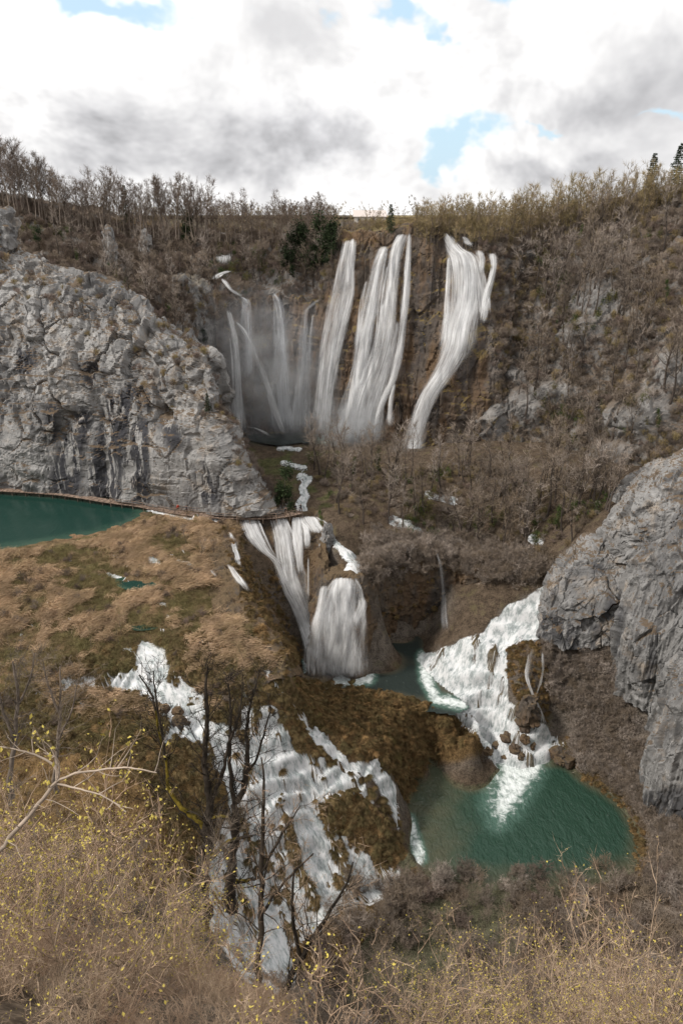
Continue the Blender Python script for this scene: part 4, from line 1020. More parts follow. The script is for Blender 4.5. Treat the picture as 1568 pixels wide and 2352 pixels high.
fall('waterfall', 'narrow waterfall left of the bright main falls, bending at its lip', [[(735, 686, 5), (718, 700, 6), (702, 718, 6), (699, 760, 9), (696, 830, 11), (692, 920, 13), (688, 998, 20)], [(720, 720, 3), (712, 800, 6), (708, 900, 8), (705, 996, 12)]], AWB, M['fall_thin'])
fall('waterfall', 'slender bright waterfall, leftmost of the three tall white ones', [[(806, 552, 15), (796, 600, 18), (786, 660, 22), (768, 740, 23), (752, 820, 24), (742, 900, 22), (735, 1000, 24)], [(812, 548, 8), (806, 600, 8), (800, 660, 6)]], AWB, M['fall'], off=1.2)
fall('waterfall', 'widest and brightest of the tall waterfalls, two streams merging',
     [[(884, 566, 12), (866, 620, 14), (848, 720, 17), (832, 820, 18), (818, 900, 22), (804, 970, 28), (796, 1022, 34)], [(926, 538, 14), (910, 580, 17), (896, 680, 19), (884, 780, 22), (866, 850, 28), (842, 920, 34), (824, 1022, 44)],
      [(940, 536, 5), (936, 620, 8), (928, 720, 10), (914, 820, 11), (902, 870, 9), (884, 910, 8), (866, 960, 7), (852, 1012, 9)], [(906, 880, 5), (898, 920, 6), (894, 980, 9)]], AWB, M['fall'], off=1.3, layers=3)
fall('waterfall', 'right-hand tall waterfall that bends left halfway down',
     [[(1024, 536, 6), (1044, 570, 16), (1060, 590, 30), (1066, 640, 38), (1062, 700, 40), (1052, 745, 42), (1044, 800, 34), (1022, 850, 24), (985, 910, 23), (962, 970, 23), (946, 1040, 26), (934, 1075, 26)],
      [(1030, 590, 4), (1028, 650, 6), (1026, 740, 8), (1030, 820, 7)]], AWB, M['fall'], off=1.2, layers=3)
fall('waterfall', 'short forked waterfall, rightmost on the great cliff',
     [[(1064, 543, 7), (1074, 556, 9), (1082, 568, 6)], [(1100, 575, 10), (1104, 600, 9), (1106, 630, 7)], [(1130, 582, 12), (1134, 610, 9), (1128, 640, 8), (1118, 670, 9), (1112, 700, 10), (1108, 742, 10)]], AWB + [SURF['hillside']['bvh']], M['fall'])
CWB = [SURF['canyon_wall']['bvh'], B_ground]
fall('waterfall', 'small twin fall dropping off the marsh edge left of the boardwalk falls', [[(528, 1222, 6), (536, 1250, 8), (545, 1280, 8), (550, 1305, 6)], [(524, 1296, 5), (538, 1315, 8), (552, 1335, 10), (566, 1358, 13)], [(484, 1308, 4), (496, 1325, 5)]], CWB, M['cfall'], off=0.7, layers=1)
fall('waterfall', 'white waterfall under the left end of the boardwalk railing', [[(566, 1191, 20), (580, 1228, 20), (604, 1264, 15), (632, 1288, 9), (645, 1320, 10), (662, 1360, 12), (690, 1410, 15), (712, 1460, 17), (720, 1508, 18)]], CWB, M['cfall'], off=0.7)
fall('waterfall', 'tall white waterfall in the middle below the boardwalk', [[(640, 1190, 16), (652, 1230, 20), (662, 1290, 24), (670, 1340, 26), (688, 1390, 16), (708, 1440, 15), (720, 1490, 16)], [(682, 1188, 14), (688, 1250, 12), (690, 1320, 8)], [(708, 1280, 2), (708, 1380, 3)]], CWB, M['cfall'], off=0.7)
fall('waterfall', 'short foaming apron of water at the right end of the boardwalk', [[(706, 1186, 20), (720, 1205, 24), (728, 1225, 16)], [(700, 1200, 10), (704, 1230, 10), (706, 1262, 7)]], CWB, M['cfall'], off=0.6)
fall('waterfall', 'bell-shaped white waterfall falling into the middle pool', [[(788, 1328, 22), (785, 1360, 36), (781, 1420, 48), (778, 1490, 55), (776, 1556, 62)], [(745, 1345, 10), (738, 1390, 12), (728, 1450, 12), (722, 1520, 14)]], CWB, M['cfall'], off=0.9, layers=3)
fall('waterfall', 'single thin thread of water falling into the shaded back of the middle pool', [[(1000, 1260, 3), (1012, 1300, 5), (1018, 1360, 6), (1020, 1450, 9)]], CWB, M['fall_thin'], off=0.8)
fall('waterfall', 'little braided waterfall on the brown bank right of the stepped cascade', [[(1226, 1490, 7), (1216, 1530, 7), (1214, 1565, 5), (1224, 1595, 4), (1236, 1625, 5), (1250, 1668, 8)], [(1246, 1498, 3), (1246, 1540, 4), (1238, 1580, 3), (1226, 1605, 3)], [(1214, 1500, 3), (1208, 1550, 4), (1218, 1590, 3)]], [B_ground], M['cfall'], off=0.3, layers=1)
# ------------------------------------------------------------------ plants: generators
class Geo:
    def __init__(s): s.V = []; s.F3 = []; s.F4 = []; s.n = 0
    def tube(s, pts, rad, k=4):
        pts = np.asarray(pts, float); m = len(pts)
        T = np.gradient(pts, axis=0); T /= np.linalg.norm(T, axis=1, keepdims=True) + 1e-9
        ref = np.array([0.31, 0.17, 0.93]); A = np.cross(T, ref); A /= np.linalg.norm(A, axis=1, keepdims=True) + 1e-9
        B = np.cross(T, A); ang = np.arange(k) * 2 * np.pi / k
        ring = pts[:, None] + (A[:, None] * np.cos(ang)[None, :, None] + B[:, None] * np.sin(ang)[None, :, None]) * np.asarray(rad)[:, None, None]
        base = s.n; s.V.append(ring.reshape(-1, 3)); s.n += m * k
        j, i = np.meshgrid(np.arange(m - 1), np.arange(k), indexing='ij')
        a = base + j * k + i; b = base + j * k + (i + 1) % k
        s.F4.append(np.stack([a.ravel(), b.ravel(), (b + k).ravel(), (a + k).ravel()], 1))
    def tris(s, P0, P1, wd):
        """thin triangles from base P0 to tip P1"""
        P0 = np.asarray(P0); P1 = np.asarray(P1); d = P1 - P0
        r = np.cross(d, G_RNG.normal(size=d.shape)); r /= np.linalg.norm(r, axis=1, keepdims=True) + 1e-9
        w_ = np.asarray(wd).reshape(-1, 1) * 0.5 if np.ndim(wd) else wd * 0.5
        n = len(P0); base = s.n
        s.V.append(np.stack([P0 - r * w_, P0 + r * w_, P1], 1).reshape(-1, 3)); s.n += 3 * n
        s.F3.append(base + np.arange(3 * n).reshape(n, 3))
    def leaves(s, C, size, up=0.3):
        """small folded diamond leaves: two triangles each"""
        C = np.asarray(C); n = len(C)
        d = G_RNG.normal(size=(n, 3)); d[:, 2] += up; d /= np.linalg.norm(d, axis=1, keepdims=True)
        r = np.cross(d, G_RNG.normal(size=(n, 3))); r /= np.linalg.norm(r, axis=1, keepdims=True) + 1e-9
        u = np.cross(d, r); sz = (size * (0.6 + 0.8 * G_RNG.random(n)))[:, None]
        base = s.n
        s.V.append(np.stack([C, C + d * sz * .5 + r * sz * .32 + u * sz * .1, C + d * sz, C + d * sz * .5 - r * sz * .32 + u * sz * .1], 1).reshape(-1, 3)); s.n += 4 * n
        s.F3.append((base + np.arange(n)[:, None] * 4 + np.array([[0, 1, 2]])).astype(int)); s.F3.append((base + np.arange(n)[:, None] * 4 + np.array([[0, 2, 3]])).astype(int))
    def data(s):
        return np.vstack(s.V), [np.vstack(f) for f in (s.F4, s.F3) if f]
G_RNG = np.random.default_rng(11)
def unit(v): return v / (np.linalg.norm(v) + 1e-9)
def wander(p, d, L, n, curl, lift, g):
    """polyline of n points starting at p"""
    out = [np.array(p, float)]; d = unit(np.array(d, float))
    for _ in range(n - 1):
        d = unit(d + g.normal(size=3) * curl + np.array([0, 0, lift])); out.append(out[-1] + d * L / (n - 1))
    return np.array(out)
def pt_on(poly, t):
    x = t * (len(poly) - 1); i = min(int(x), len(poly) - 2); return poly[i] + (poly[i + 1] - poly[i]) * (x - i)
def grow(seed, H=11, r=0.16, start=0.35, spread=2.4, limbs=18, up=0.75, sec=4, twigs=10, tl=0.9, tw=0.035, wob=0.05, stems=1, k=5, limb_r=0.4, top=0.35, stem_lean=0.35, bent=False):
    g = np.random.default_rng(seed); T = Geo(); C = Geo(); B0, B1 = [], []; tips = []
    for s_ in range(stems):
        az = g.random() * 6.283; ln = 0 if stems == 1 else stem_lean * (0.5 + g.random())
        d0 = np.array([math.cos(az) * ln, math.sin(az) * ln, 1.0]); h = H * (1 if stems == 1 else 0.65 + 0.35 * g.random())
        b0 = np.array([0, 0, -0.35]) + (0 if stems == 1 else np.array([math.cos(az), math.sin(az), 0]) * 0.12)
        tr = wander(b0, d0, h, 9, wob, 0.02, g)
        rr = r * (1 - 0.88 * np.linspace(0, 1, 9) ** 0.8) * (1 if stems == 1 else 0.7)
        T.tube(tr, rr, k)
        for i in range(limbs):
            t = start + (1 - start) * (i + g.random()) / limbs
            p = pt_on(tr, min(t, 0.995)); a = g.random() * 6.283
            prof = math.sin(math.pi * min(1, (t - start) / (1 - start) * (1 - top * 0.6) + top * 0.55)) ** 0.7
            L = spread * (0.55 + 0.6 * g.random()) * (0.35 + 0.75 * prof)
            e = up * (0.6 + 0.6 * g.random()) + 0.5 * (t - start)
            lb = wander(p, (math.cos(a), math.sin(a), e), L, 5, 0.16, 0.10, g)
            lr = max(0.012, r * limb_r * (1.05 - t)); T.tube(lb, lr * np.array([1, .8, .6, .42, .22]), 3)
            for j in range(sec):
                q = pt_on(lb, 0.25 + 0.75 * (j + g.random()) / sec)
                dd = unit(lb[-1] - lb[0]) + g.normal(size=3) * 0.55 + np.array([0, 0, 0.25])
                sb = wander(q, dd, L * (0.28 + 0.3 * g.random()), 4, 0.2, 0.06, g)
                B0.append(sb[:-1]); B1.append(sb[1:])
                for q2 in range(twigs):
                    z0 = pt_on(sb, g.random()); dv = unit(unit(sb[-1] - sb[0]) + g.normal(size=3) * 0.65 + np.array([0, 0, 0.12]))
                    e2 = z0 + dv * tl * (0.4 + 0.8 * g.random()); tips.append((z0, e2))
    B0 = np.vstack(B0); B1 = np.vstack(B1)
    global G_RNG
    G_RNG = np.random.default_rng(seed + 999)
    C.tris(B0, B1 + (B1 - B0) * 0.15, tw * 1.7)
    z0 = np.array([a for a, b in tips]); z1 = np.array([b for a, b in tips]); 
    if bent:
        zm = (z0 + z1) / 2 + g.normal(size=z0.shape) * 0.12 * np.linalg.norm(z1 - z0, axis=1, keepdims=True); C.tris(z0, zm + (zm - z0) * .1, tw); C.tris(zm, z1, tw * 0.7)
    else: C.tris(z0, z1, tw)
    return T, C, z0, z1
def spruce(seed, H=8, r=0.16, spread=1.9, layers=22, dens=15):
    g = np.random.default_rng(seed); T = Geo(); C = Geo(); a0, a1, wd = [], [], []
    T.tube(np.array([[0, 0, -0.3], [0.02, 0, H * .5], [0, 0, H]]), [r, r * .55, 0.02], 6)
    for L in range(layers):
        t = 0.10 + 0.9 * L / layers; R_ = spread * (1 - t) ** 0.85 + 0.10
        for b in range(7):
            az = g.random() * 6.283; ln = R_ * (0.7 + 0.45 * g.random()); dr = -0.28 + 0.5 * t
            p = np.array([0, 0, t * H]); e = p + np.array([math.cos(az) * ln, math.sin(az) * ln, dr * ln])
            T.tube(np.array([p, e]), [0.03, 0.008], 3)
            for q in range(dens):
                u = 0.12 + 0.88 * g.random(); z = p + (e - p) * u
                sd_ = np.array([-math.sin(az), math.cos(az), 0]) * g.choice([-1, 1]) * (0.55 + 0.5 * g.random()) * (0.15 + 0.22 * ln * (1.1 - u)) + (e - p) / ln * 0.16 + np.array([0, 0, -0.12 + 0.1 * g.normal()])
                a0.append(z); a1.append(z + sd_ * 1.5); wd.append(0.13)
    global G_RNG; G_RNG = np.random.default_rng(seed)
    C.tris(np.array(a0), np.array(a1), np.array(wd)); return T, C
def leafy(seed, H=6, rx=1.0, n=1400, size=0.20, ragged=0.4, base=0.1):
    """trunk inside an uneven column of leaves (ivy-clad or evergreen)"""
    g = np.random.default_rng(seed); T = Geo(); C = Geo()
    tr = wander((0, 0, -0.3), (0, 0, 1), H * 1.05, 7, 0.05, 0.02, g); T.tube(tr, 0.14 * np.linspace(1, .25, 7), 5)
    cl = []
    for i in range(22):
        t = base + (1 - base) * g.random(); p = pt_on(tr, min(.99, t)); a = g.random() * 6.283; R_ = rx * (1.1 - 0.75 * t) * (0.3 + 0.7 * g.random())
        q = p + np.array([math.cos(a) * R_, math.sin(a) * R_, 0.1]); cl.append((q, 0.25 + 0.45 * g.random() * rx)); T.tube(np.array([p, q]), [0.04, 0.01], 3)
    P = []
    for i in range(n):
        q, s_ = cl[g.integers(len(cl))]; P.append(q + g.normal(size=3) * s_ * np.array([.55, .55, .6 + ragged * .5]))
    global G_RNG; G_RNG = np.random.default_rng(seed)
    C.leaves(np.array(P), size, 0.1); return T, C

M['bark'] = simple_mat('bark', (0.17, 0.138, 0.112), rnd=0.25, scale=2.0)
M['twig'] = simple_mat('twig', (0.205, 0.168, 0.138), rnd=0.35, warm=(0.21, 0.16, 0.11), scale=1.0)
M['twig_warm'] = simple_mat('warm_twig', (0.30, 0.225, 0.13), rnd=0.3, warm=(0.25, 0.205, 0.095), scale=1.0)  # warm tint puts the backlight on the right plateau into the twig colour
M['twig_red'] = simple_mat('reddish_twig', (0.195, 0.145, 0.12), rnd=0.35, warm=(0.17, 0.135, 0.11), scale=1.0)
M['twig_grey'] = simple_mat('grey_twig', (0.30, 0.255, 0.22), rnd=0.35, warm=(0.22, 0.17, 0.125), scale=1.0)
M['bark_dark'] = simple_mat('dark_bark', (0.075, 0.06, 0.05), rnd=0.3, scale=2.0)
M['twig_dark'] = simple_mat('dark_twig', (0.14, 0.108, 0.09), rnd=0.3, warm=(0.15, 0.11, 0.075), scale=1.0)
M['needle'] = simple_mat('needle', (0.030, 0.046, 0.022), rnd=0.3, var=0.45, scale=1.5)
M['ivy'] = simple_mat('ivy', (0.055, 0.078, 0.022), rnd=0.3, var=0.5, scale=1.5)
M['darkleaf'] = simple_mat('dark_leaf', (0.024, 0.036, 0.014), rnd=0.3, var=0.5, scale=1.5)
M['bud'] = simple_mat('bud', (0.50, 0.41, 0.08), rnd=0.15, var=0.35, scale=3.0, warm=(0.42, 0.33, 0.09))
M['near_bark'] = simple_mat('near_bark', (0.40, 0.30, 0.21), rnd=0.25, scale=5.0, warm=(0.32, 0.21, 0.14))
M['pale_bark'] = simple_mat('pale_bark', (0.42, 0.34, 0.27), rnd=0.1, scale=5.0)
M['moss_bark'] = simple_mat('mossy_bark', (0.035, 0.027, 0.020), var=0.5, scale=2.5)
M['moss'] = simple_mat('moss', (0.13, 0.095, 0.012), var=0.5, scale=4)
M['reed'] = simple_mat('reed', (0.44, 0.31, 0.205), rnd=0.3, var=0.35, scale=0.25, warm=(0.33, 0.24, 0.13))
M['sedge'] = simple_mat('sedge', (0.22, 0.175, 0.085), rnd=0.35, var=0.3, scale=0.4, warm=(0.20, 0.18, 0.075))

def proto(name, T, C, mt, mc, extra=None, parts=('trunk', 'crown')):
    """build once, unlinked; returns mesh datas"""
    out = [(parts[0], mesh_obj(parts[0], *T.data(), mt, smooth=True, link=False).data), (parts[1], mesh_obj(parts[1], *C.data(), mc, link=False).data)]
    if extra: out.append((extra[0], mesh_obj(extra[0], *extra[1].data(), extra[2], link=False).data))
    return out
def plant(name, pr, loc, label, cat, group=None, s=1.0, rz=0.0, tilt=(0, 0)):
    e = empty(name, loc, rz); e.scale = (s, s, s) if np.ndim(s) == 0 else s; e.rotation_euler = (tilt[0], tilt[1], rz)
    for nm, me in pr:
        o = bpy.data.objects.new(nm, me); COL.objects.link(o); o.parent = e
        if nm in ('leaves', 'buds'): o['kind'] = 'stuff'
    tag(e, label, cat, group); return e

# ------------------------------------------------------------------ scattered stuff through geometry nodes
def stuff(name, pts, rot, scl, protos, label, cat):
    me = bpy.data.meshes.new(name); pts = np.asarray(pts, np.float32)
    me.vertices.add(len(pts)); me.vertices.foreach_set('co', pts.ravel())
    for nm, typ, key, arr in (('rot', 'FLOAT_VECTOR', 'vector', rot), ('scl', 'FLOAT', 'value', scl), ('pick', 'INT', 'value', G_RNG.integers(0, len(protos), len(pts)))):
        a = me.attributes.new(nm, typ, 'POINT'); a.data.foreach_set(key, np.asarray(arr, np.int32 if typ == 'INT' else np.float32).ravel())
    o = bpy.data.objects.new(name, me); COL.objects.link(o)
    col_ = bpy.data.collections.new(name + '_kinds')
    for i, (d, mat) in enumerate(protos):
        q = mesh_obj('kind_%02d' % i, *d, mat, link=False); col_.objects.link(q)
    ng = bpy.data.node_groups.new(name, 'GeometryNodeTree'); ng.interface.new_socket('Geometry', in_out='INPUT', socket_type='NodeSocketGeometry'); ng.interface.new_socket('Geometry', in_out='OUTPUT', socket_type='NodeSocketGeometry')
    t = NT(ng); gi = t.n('NodeGroupInput'); go = t.n('NodeGroupOutput')
    ci = t.n('GeometryNodeCollectionInfo', {'Collection': col_, 'Separate Children': True, 'Reset Children': True})
    def na(nm, dt): 
        nd = t.n('GeometryNodeInputNamedAttribute', {'Name': nm}, data_type=dt); return nd.outputs[0]
    er = t.n('FunctionNodeEulerToRotation'); t.link(na('rot', 'FLOAT_VECTOR'), er.inputs[0])
    mp = t.n('GeometryNodeMeshToPoints'); t.link(gi.outputs[0], mp.inputs[0])
    ip = t.n('GeometryNodeInstanceOnPoints', {'Points': mp.outputs[0], 'Instance': ci.outputs[0], 'Pick Instance': True, 'Instance Index': na('pick', 'INT'), 'Rotation': er.outputs[0], 'Scale': na('scl', 'FLOAT')})
    t.link(ip.outputs[0], go.inputs[0])
    md = o.modifiers.new('scatter', 'NODES'); md.node_group = ng
    tag(o, label, cat, kind='stuff'); return o
def sample(surf, n, cond, seed, jitter=True):
    """area-weighted random points on a lofted surface or the ground that pass cond(px, py, P, nz)"""
    g = np.random.default_rng(seed)
    if surf == 'ground': A = np.stack([gx, gy, gzz], 1).reshape(len(xs), len(ys), 3)
    else: A = SURF[surf]['V']
    c = (A[:-1, :-1] + A[1:, 1:]) / 2; e1 = A[1:, :-1] - A[:-1, :-1]; e2 = A[:-1, 1:] - A[:-1, :-1]
    cr_ = np.cross(e1, e2); ar = np.linalg.norm(cr_, axis=2); nz = np.abs(cr_[..., 2]) / (ar + 1e-9)
    P = c.reshape(-1, 3); ar = ar.ravel(); nz = nz.ravel(); x, y, dp = proj(P)
    wgt = ar * np.clip(cond(x, y, P, nz), 0, None)
    if wgt.sum() <= 0: return np.zeros((0, 3))
    k = g.choice(len(P), n, p=wgt / wgt.sum())
    return P[k] + e1.reshape(-1, 3)[k] * g.uniform(-.5, .5, (n, 1)) + e2.reshape(-1, 3)[k] * g.uniform(-.5, .5, (n, 1))
def inpoly(x, y, poly, f=4): return sstep(-f, f, poly_sdf(x, y, poly))
def rots(n, g, tilt=0.25): return np.stack([g.normal(0, tilt, n), g.normal(0, tilt, n), g.random(n) * 6.283], 1)
# ------------------------------------------------------------------ prototypes
TALL = [proto('tree', *grow(100 + i, H=11, r=0.15, start=0.38, spread=2.3, limbs=17, up=0.95, sec=4, twigs=9, tl=1.0, tw=0.04)[:2], M['bark'], M['twig_dark']) for i in range(5)]
WIDE = [proto('tree', *grow(140 + i, H=9, r=0.17, start=0.28, spread=3.3, limbs=20, up=0.8, sec=4, twigs=10, tl=1.0, tw=0.04)[:2], M['bark'], M['twig_dark']) for i in range(3)]
SLIM = [proto('tree', *grow(170 + i, H=7, r=0.08, start=0.2, spread=1.5, limbs=16, up=1.3, sec=3, twigs=8, tl=0.8, tw=0.035)[:2], M['bark'], M['twig_warm']) for i in range(5)]
FLOOR = [proto('tree', *grow(200 + i, H=8, r=0.15, start=0.3, spread=1.9, limbs=14, up=1.0, sec=4, twigs=6, tl=0.9, tw=0.034, wob=0.08, limb_r=0.5)[:2], M['bark_dark'], (M['twig_grey'], M['twig'], M['twig_grey'])[i % 3]) for i in range(5)]
def shrub_geo(seed, H=2.4, stems=7, tw=0.028, twigs=7):
    T, C, a, b = grow(seed, H=H, r=0.045, start=0.2, spread=1.0, limbs=7, up=0.9, sec=3, twigs=twigs, tl=0.55, tw=tw, stems=stems, k=3, wob=0.14, stem_lean=0.6)
    V1, F1 = T.data(); V2, F2 = C.data(); n = len(V1)
    return np.vstack([V1, V2]), [f for f in F1] + [f + n for f in F2]
SHR = [(shrub_geo(300 + i, tw=0.032), mt) for i, mt in enumerate((M['twig'], M['twig_red'], M['twig_grey'], M['twig_warm'], M['twig']))]
SHR_D = [(shrub_geo(340 + i, tw=0.032), mt) for i, mt in enumerate((M['twig_dark'], M['twig_red'], M['twig_dark'], M['twig']))]
SHR_G = [(shrub_geo(320 + i), mt) for i, mt in enumerate((M['twig_grey'], M['twig_grey'], M['twig']))]

# ------------------------------------------------------------------ trees
occupied = []
def put(protos, P, label, group, smin, smax, name='bare_tree', cat='tree', seed=0, tilt=0.04):
    g = np.random.default_rng(seed)
    for p in P:
        s = smin + (smax - smin) * g.random()
        plant(name, protos[g.integers(len(protos))], tuple(p), label, cat, group, s=(s * (0.85 + .3 * g.random()), s * (0.85 + .3 * g.random()), s), rz=g.random() * 6.283, tilt=(g.normal(0, tilt), g.normal(0, tilt)))
sk = lambda poly, f=6: (lambda x, y, P, nz: inpoly(x, y, poly, f))
def skyline(xs_, tops, bases, Yr, protos, H, name, seed, lab, stepx, bv=None):
    g = np.random.default_rng(seed); x = xs_[0]
    while x < xs_[-1]:
        x += stepx * (0.5 + g.random()); yy = Yr[0] + (Yr[1] - Yr[0]) * g.random()
        by = np.interp(x, *bases); ty = np.interp(x, xs_, tops); p = atY(x, by, yy)
        if bv:
            by = by + 45 * g.random(); h_ = hit(bv, x, by)
            if h_ is None: continue
            p = h_[0] + np.array([0, 0, 0.5])
        dep = p[1] * ct - (p[2] - CAMZ) * st
        hh = (by - ty) * dep / FP * g.choice([0.55, 0.7, 0.8, 0.9, 1.0]) / H + 0.05
        lb, gr = [l for l in lab if x < l[0]][0][1:]
        wd = hh * (0.9 + 0.35 * g.random())
        plant(name, protos[g.integers(len(protos))], tuple(p + np.array([0, 0, -0.8])), lb, 'tree', gr, s=(wd, wd, hh), rz=g.random() * 6.283, tilt=(g.normal(0, .03), g.normal(0, .03)))
LT = ([-30, 0, 80, 150, 180, 220, 255, 280, 330, 400, 460, 500, 550, 600, 640, 690, 735, 775], [315, 325, 345, 395, 430, 405, 385, 410, 430, 405, 415, 470, 445, 490, 440, 475, 445, 500])
LB = ([-30, 0, 160, 300, 520, 700, 775], [468, 472, 508, 530, 545, 545, 545])
LLAB = [(165, 'bare reddish-brown tree in the dense wood at the left edge of the skyline', 'bare trees on the left skyline'), (510, 'bare grey-brown tree on the ridge left of the amphitheatre', 'bare trees on the ridge left of the falls'), (9999, 'bare spreading tree on the rim above the thin left-hand falls', 'bare trees above the left-hand falls')]
skyline(*LT, LB, (181, 190), TALL + WIDE[:1], 11.5, 'woodland_tree', 1, LLAB, 6.2)
LLAB2 = LLAB
skyline([470, 550, 600, 640, 690, 735, 775], [465, 442, 480, 436, 468, 440, 495], LB, (172, 180), WIDE + TALL[:2], 10.5, 'woodland_tree', 11, LLAB, 13)
skyline([-30, 0, 80, 160, 300, 470], [312, 322, 342, 400, 420, 415], LB, (174, 181), TALL, 11.5, 'woodland_tree', 12, LLAB, 11)
RT = ([950, 1000, 1100, 1150, 1200, 1250, 1300, 1350, 1400, 1450, 1590], [472, 460, 455, 452, 440, 430, 412, 405, 398, 385, 395])
RB_ = ([950, 1150, 1230, 1330, 1440, 1560, 1590], [532, 534, 520, 500, 474, 446, 440])
RLAB = [(1190, 'slender bare tree in the thin row on the rim right of the small spruce', 'bare trees on the rim right of the spruce'), (9999, 'slender bare tree in the sunlit row along the right skyline', 'bare trees on the right skyline')]
skyline(*RT, RB_, (164, 176), SLIM, 7.3, 'young_tree', 5, RLAB, 3.6, [SURF['hillside']['bvh'], SURF['falls_cliff']['bvh'], SURF['plateau']['bvh']])
put(FLOOR, sample('wooded_hill', 70, sk([(40, 560), (330, 620), (500, 600), (760, 580), (740, 690), (500, 690), (400, 800), (200, 660)]), 4), 'bare tree on the steep slope between the cliff and the amphitheatre', 'bare trees on the steep left slope', 0.8, 1.3, seed=4)
put(SLIM, [atY(x, y, yy) + np.array([0, 0, -0.6]) for x, y, yy in [(g_, 530, 172 + 9 * ((g_ * 7) % 10) / 10) for g_ in range(775, 880, 13)]], 'low bare tree on the rim in front of the pale building', 'low bare trees in front of the pale building', 0.35, 0.75, seed=7, name='young_tree')
put(FLOOR, sample('hillside', 90, sk([(1160, 580), (1500, 520), (1590, 560), (1590, 1000), (1450, 1100), (1250, 1050), (1180, 900)]), 8), 'bare tree clinging to the brushy right-hand hillside', 'bare trees on the right-hand hillside', 1.0, 1.8, seed=8)
floor_poly = [(700, 1060), (960, 1090), (1100, 1060), (1250, 1100), (1400, 1140), (1330, 1235), (1240, 1290), (1120, 1285), (1000, 1250), (900, 1260), (840, 1240), (780, 1180)]
put(FLOOR, sample('ground', 84, lambda x, y, P, nz: inpoly(x, y, floor_poly) * (P[:, 1] > 98), 9), 'bare grey tree in the wooded hollow between the great falls and the canyon', 'bare trees in the hollow below the great falls', 0.95, 1.6, seed=9)
put(FLOOR, sample('ground', 16, lambda x, y, P, nz: inpoly(x, y, [(1230, 1090), (1400, 1110), (1400, 1200), (1260, 1200)]) * (P[:, 1] > 98), 10), 'tall bare tree at the foot of the right-hand hillside', 'bare trees at the foot of the right-hand hillside', 1.1, 1.6, seed=10)
# single trees one can point at
def one(protos, x, y, label, s, name='bare_tree', bv=None, cat='tree', i=0, rz=0.7):
    h = hit(bv or ALLB, x, y) or hit(ALLB, x, y); plant(name, protos[i], tuple(h[0]), label, cat, None, s=s, rz=rz)
one(WIDE, 733, 541, 'bare round-crowned tree standing clear on the rim left of the building', 0.78, bv=[SURF['wooded_hill']['bvh'], SURF['plateau']['bvh']], i=1)
one(TALL, 252, 520, 'tallest bare tree on the ridge, standing above its neighbours at the left', 1.2, bv=[SURF['wooded_hill']['bvh']], i=2)
one(TALL, 735, 1085, 'dark bare tree with a forked crown beside the stream below the amphitheatre', 0.75, bv=[B_ground], i=0)
one(TALL, 955, 1150, 'bare tree standing in front of the foot of the right-hand tall waterfall', 0.9, bv=[B_ground], i=1)
SPR = [proto('spruce', *spruce(400 + i, H=8), M['bark'], M['needle']) for i in range(2)]
one(SPR, 896, 536, 'small dark spruce on the rim above the brightest waterfall', 0.75, 'spruce_tree', [SURF['plateau']['bvh'], SURF['falls_cliff']['bvh']])
p = atY(1488, 455, 176); plant('spruce_tree', SPR[1], tuple(p), 'dark spruce on the right skyline, the left one of the pair', 'tree', None, s=1.2, rz=1)
p = atY(1544, 445, 172); plant('spruce_tree', SPR[0], tuple(p), 'dark spruce on the right skyline, the right and taller one of the pair', 'tree', None, s=1.3, rz=2)
one(SPR, 294, 520, 'dark conifer rising from the left ridge among bare trees', 1.25, 'spruce_tree', [SURF['wooded_hill']['bvh']], rz=2)
one(SPR, 478, 945, 'small dark pine on the end of the limestone ledge', 0.42, 'pine_tree', [SURF['limestone_cliff']['bvh']], i=1)
EVG = [proto('evergreen', *leafy(430 + i, H=7, rx=1.7, n=3000, size=0.30), M['bark'], M['darkleaf']) for i in range(2)]
IVY = [proto('ivy_tree', *leafy(440 + i, H=6, rx=0.75, n=1100, size=0.2, base=0.2), M['bark'], M['ivy']) for i in range(3)]
one(EVG, 648, 1168, 'dark evergreen tree at the foot of the limestone headland', 1.15, 'evergreen_tree', [B_ground, SURF['limestone_cliff']['bvh']])
one(IVY, 812, 1098, 'ivy-clad tree below the brightest waterfall, the shorter of two', 0.75, 'ivy_covered_tree', [B_ground])
one(IVY, 868, 1088, 'ivy-clad tree below the brightest waterfall, the taller of two', 0.95, 'ivy_covered_tree', [B_ground], i=1)
one(IVY, 740, 1212, 'green bush by the rock tooth at the end of the boardwalk', 0.55, 'green_bush', [B_ground], cat='bush', i=2)
one(IVY, 1095, 1225, 'green ivy-covered tree in the hollow above the canyon, left one', 0.62, 'ivy_covered_tree', [B_ground], i=2)
one(IVY, 1275, 1215, 'green ivy-covered tree close to the pale crag', 0.75, 'ivy_covered_tree', [B_ground])
for i, (x, y, s) in enumerate(((662, 625, 1.25), (698, 615, 1.45), (735, 622, 1.6), (762, 605, 1.3))):
    one(EVG, x, y, ('dark ivy-hung tree on the rim left of the tall white falls, %s of four' % ('first', 'second', 'third', 'last')[i]), s, 'evergreen_tree', [SURF['wooded_hill']['bvh'], SURF['falls_cliff']['bvh']], i=i % 2, rz=i)
for i, (x, y, s, lb) in enumerate(((88, 570, 0.6, 'dark green bush on the left hill above the top of the limestone cliff'), (180, 605, 0.5, 'yellow-green bush on the left hill above the limestone cliff'),
                                   (430, 560, 1.0, 'dark evergreen tree on the ridge left of the small pale fall'), (470, 790, 0.5, 'dark bush in the gully right of the limestone headland'))):
    one((EVG if 'dark' in lb else IVY), x, y, lb, s, 'evergreen_tree' if 'tree' in lb else 'green_bush', [SURF['wooded_hill']['bvh'], SURF['limestone_cliff']['bvh']], cat='tree' if 'tree' in lb else 'bush', i=i % 2)
g = np.random.default_rng(77)
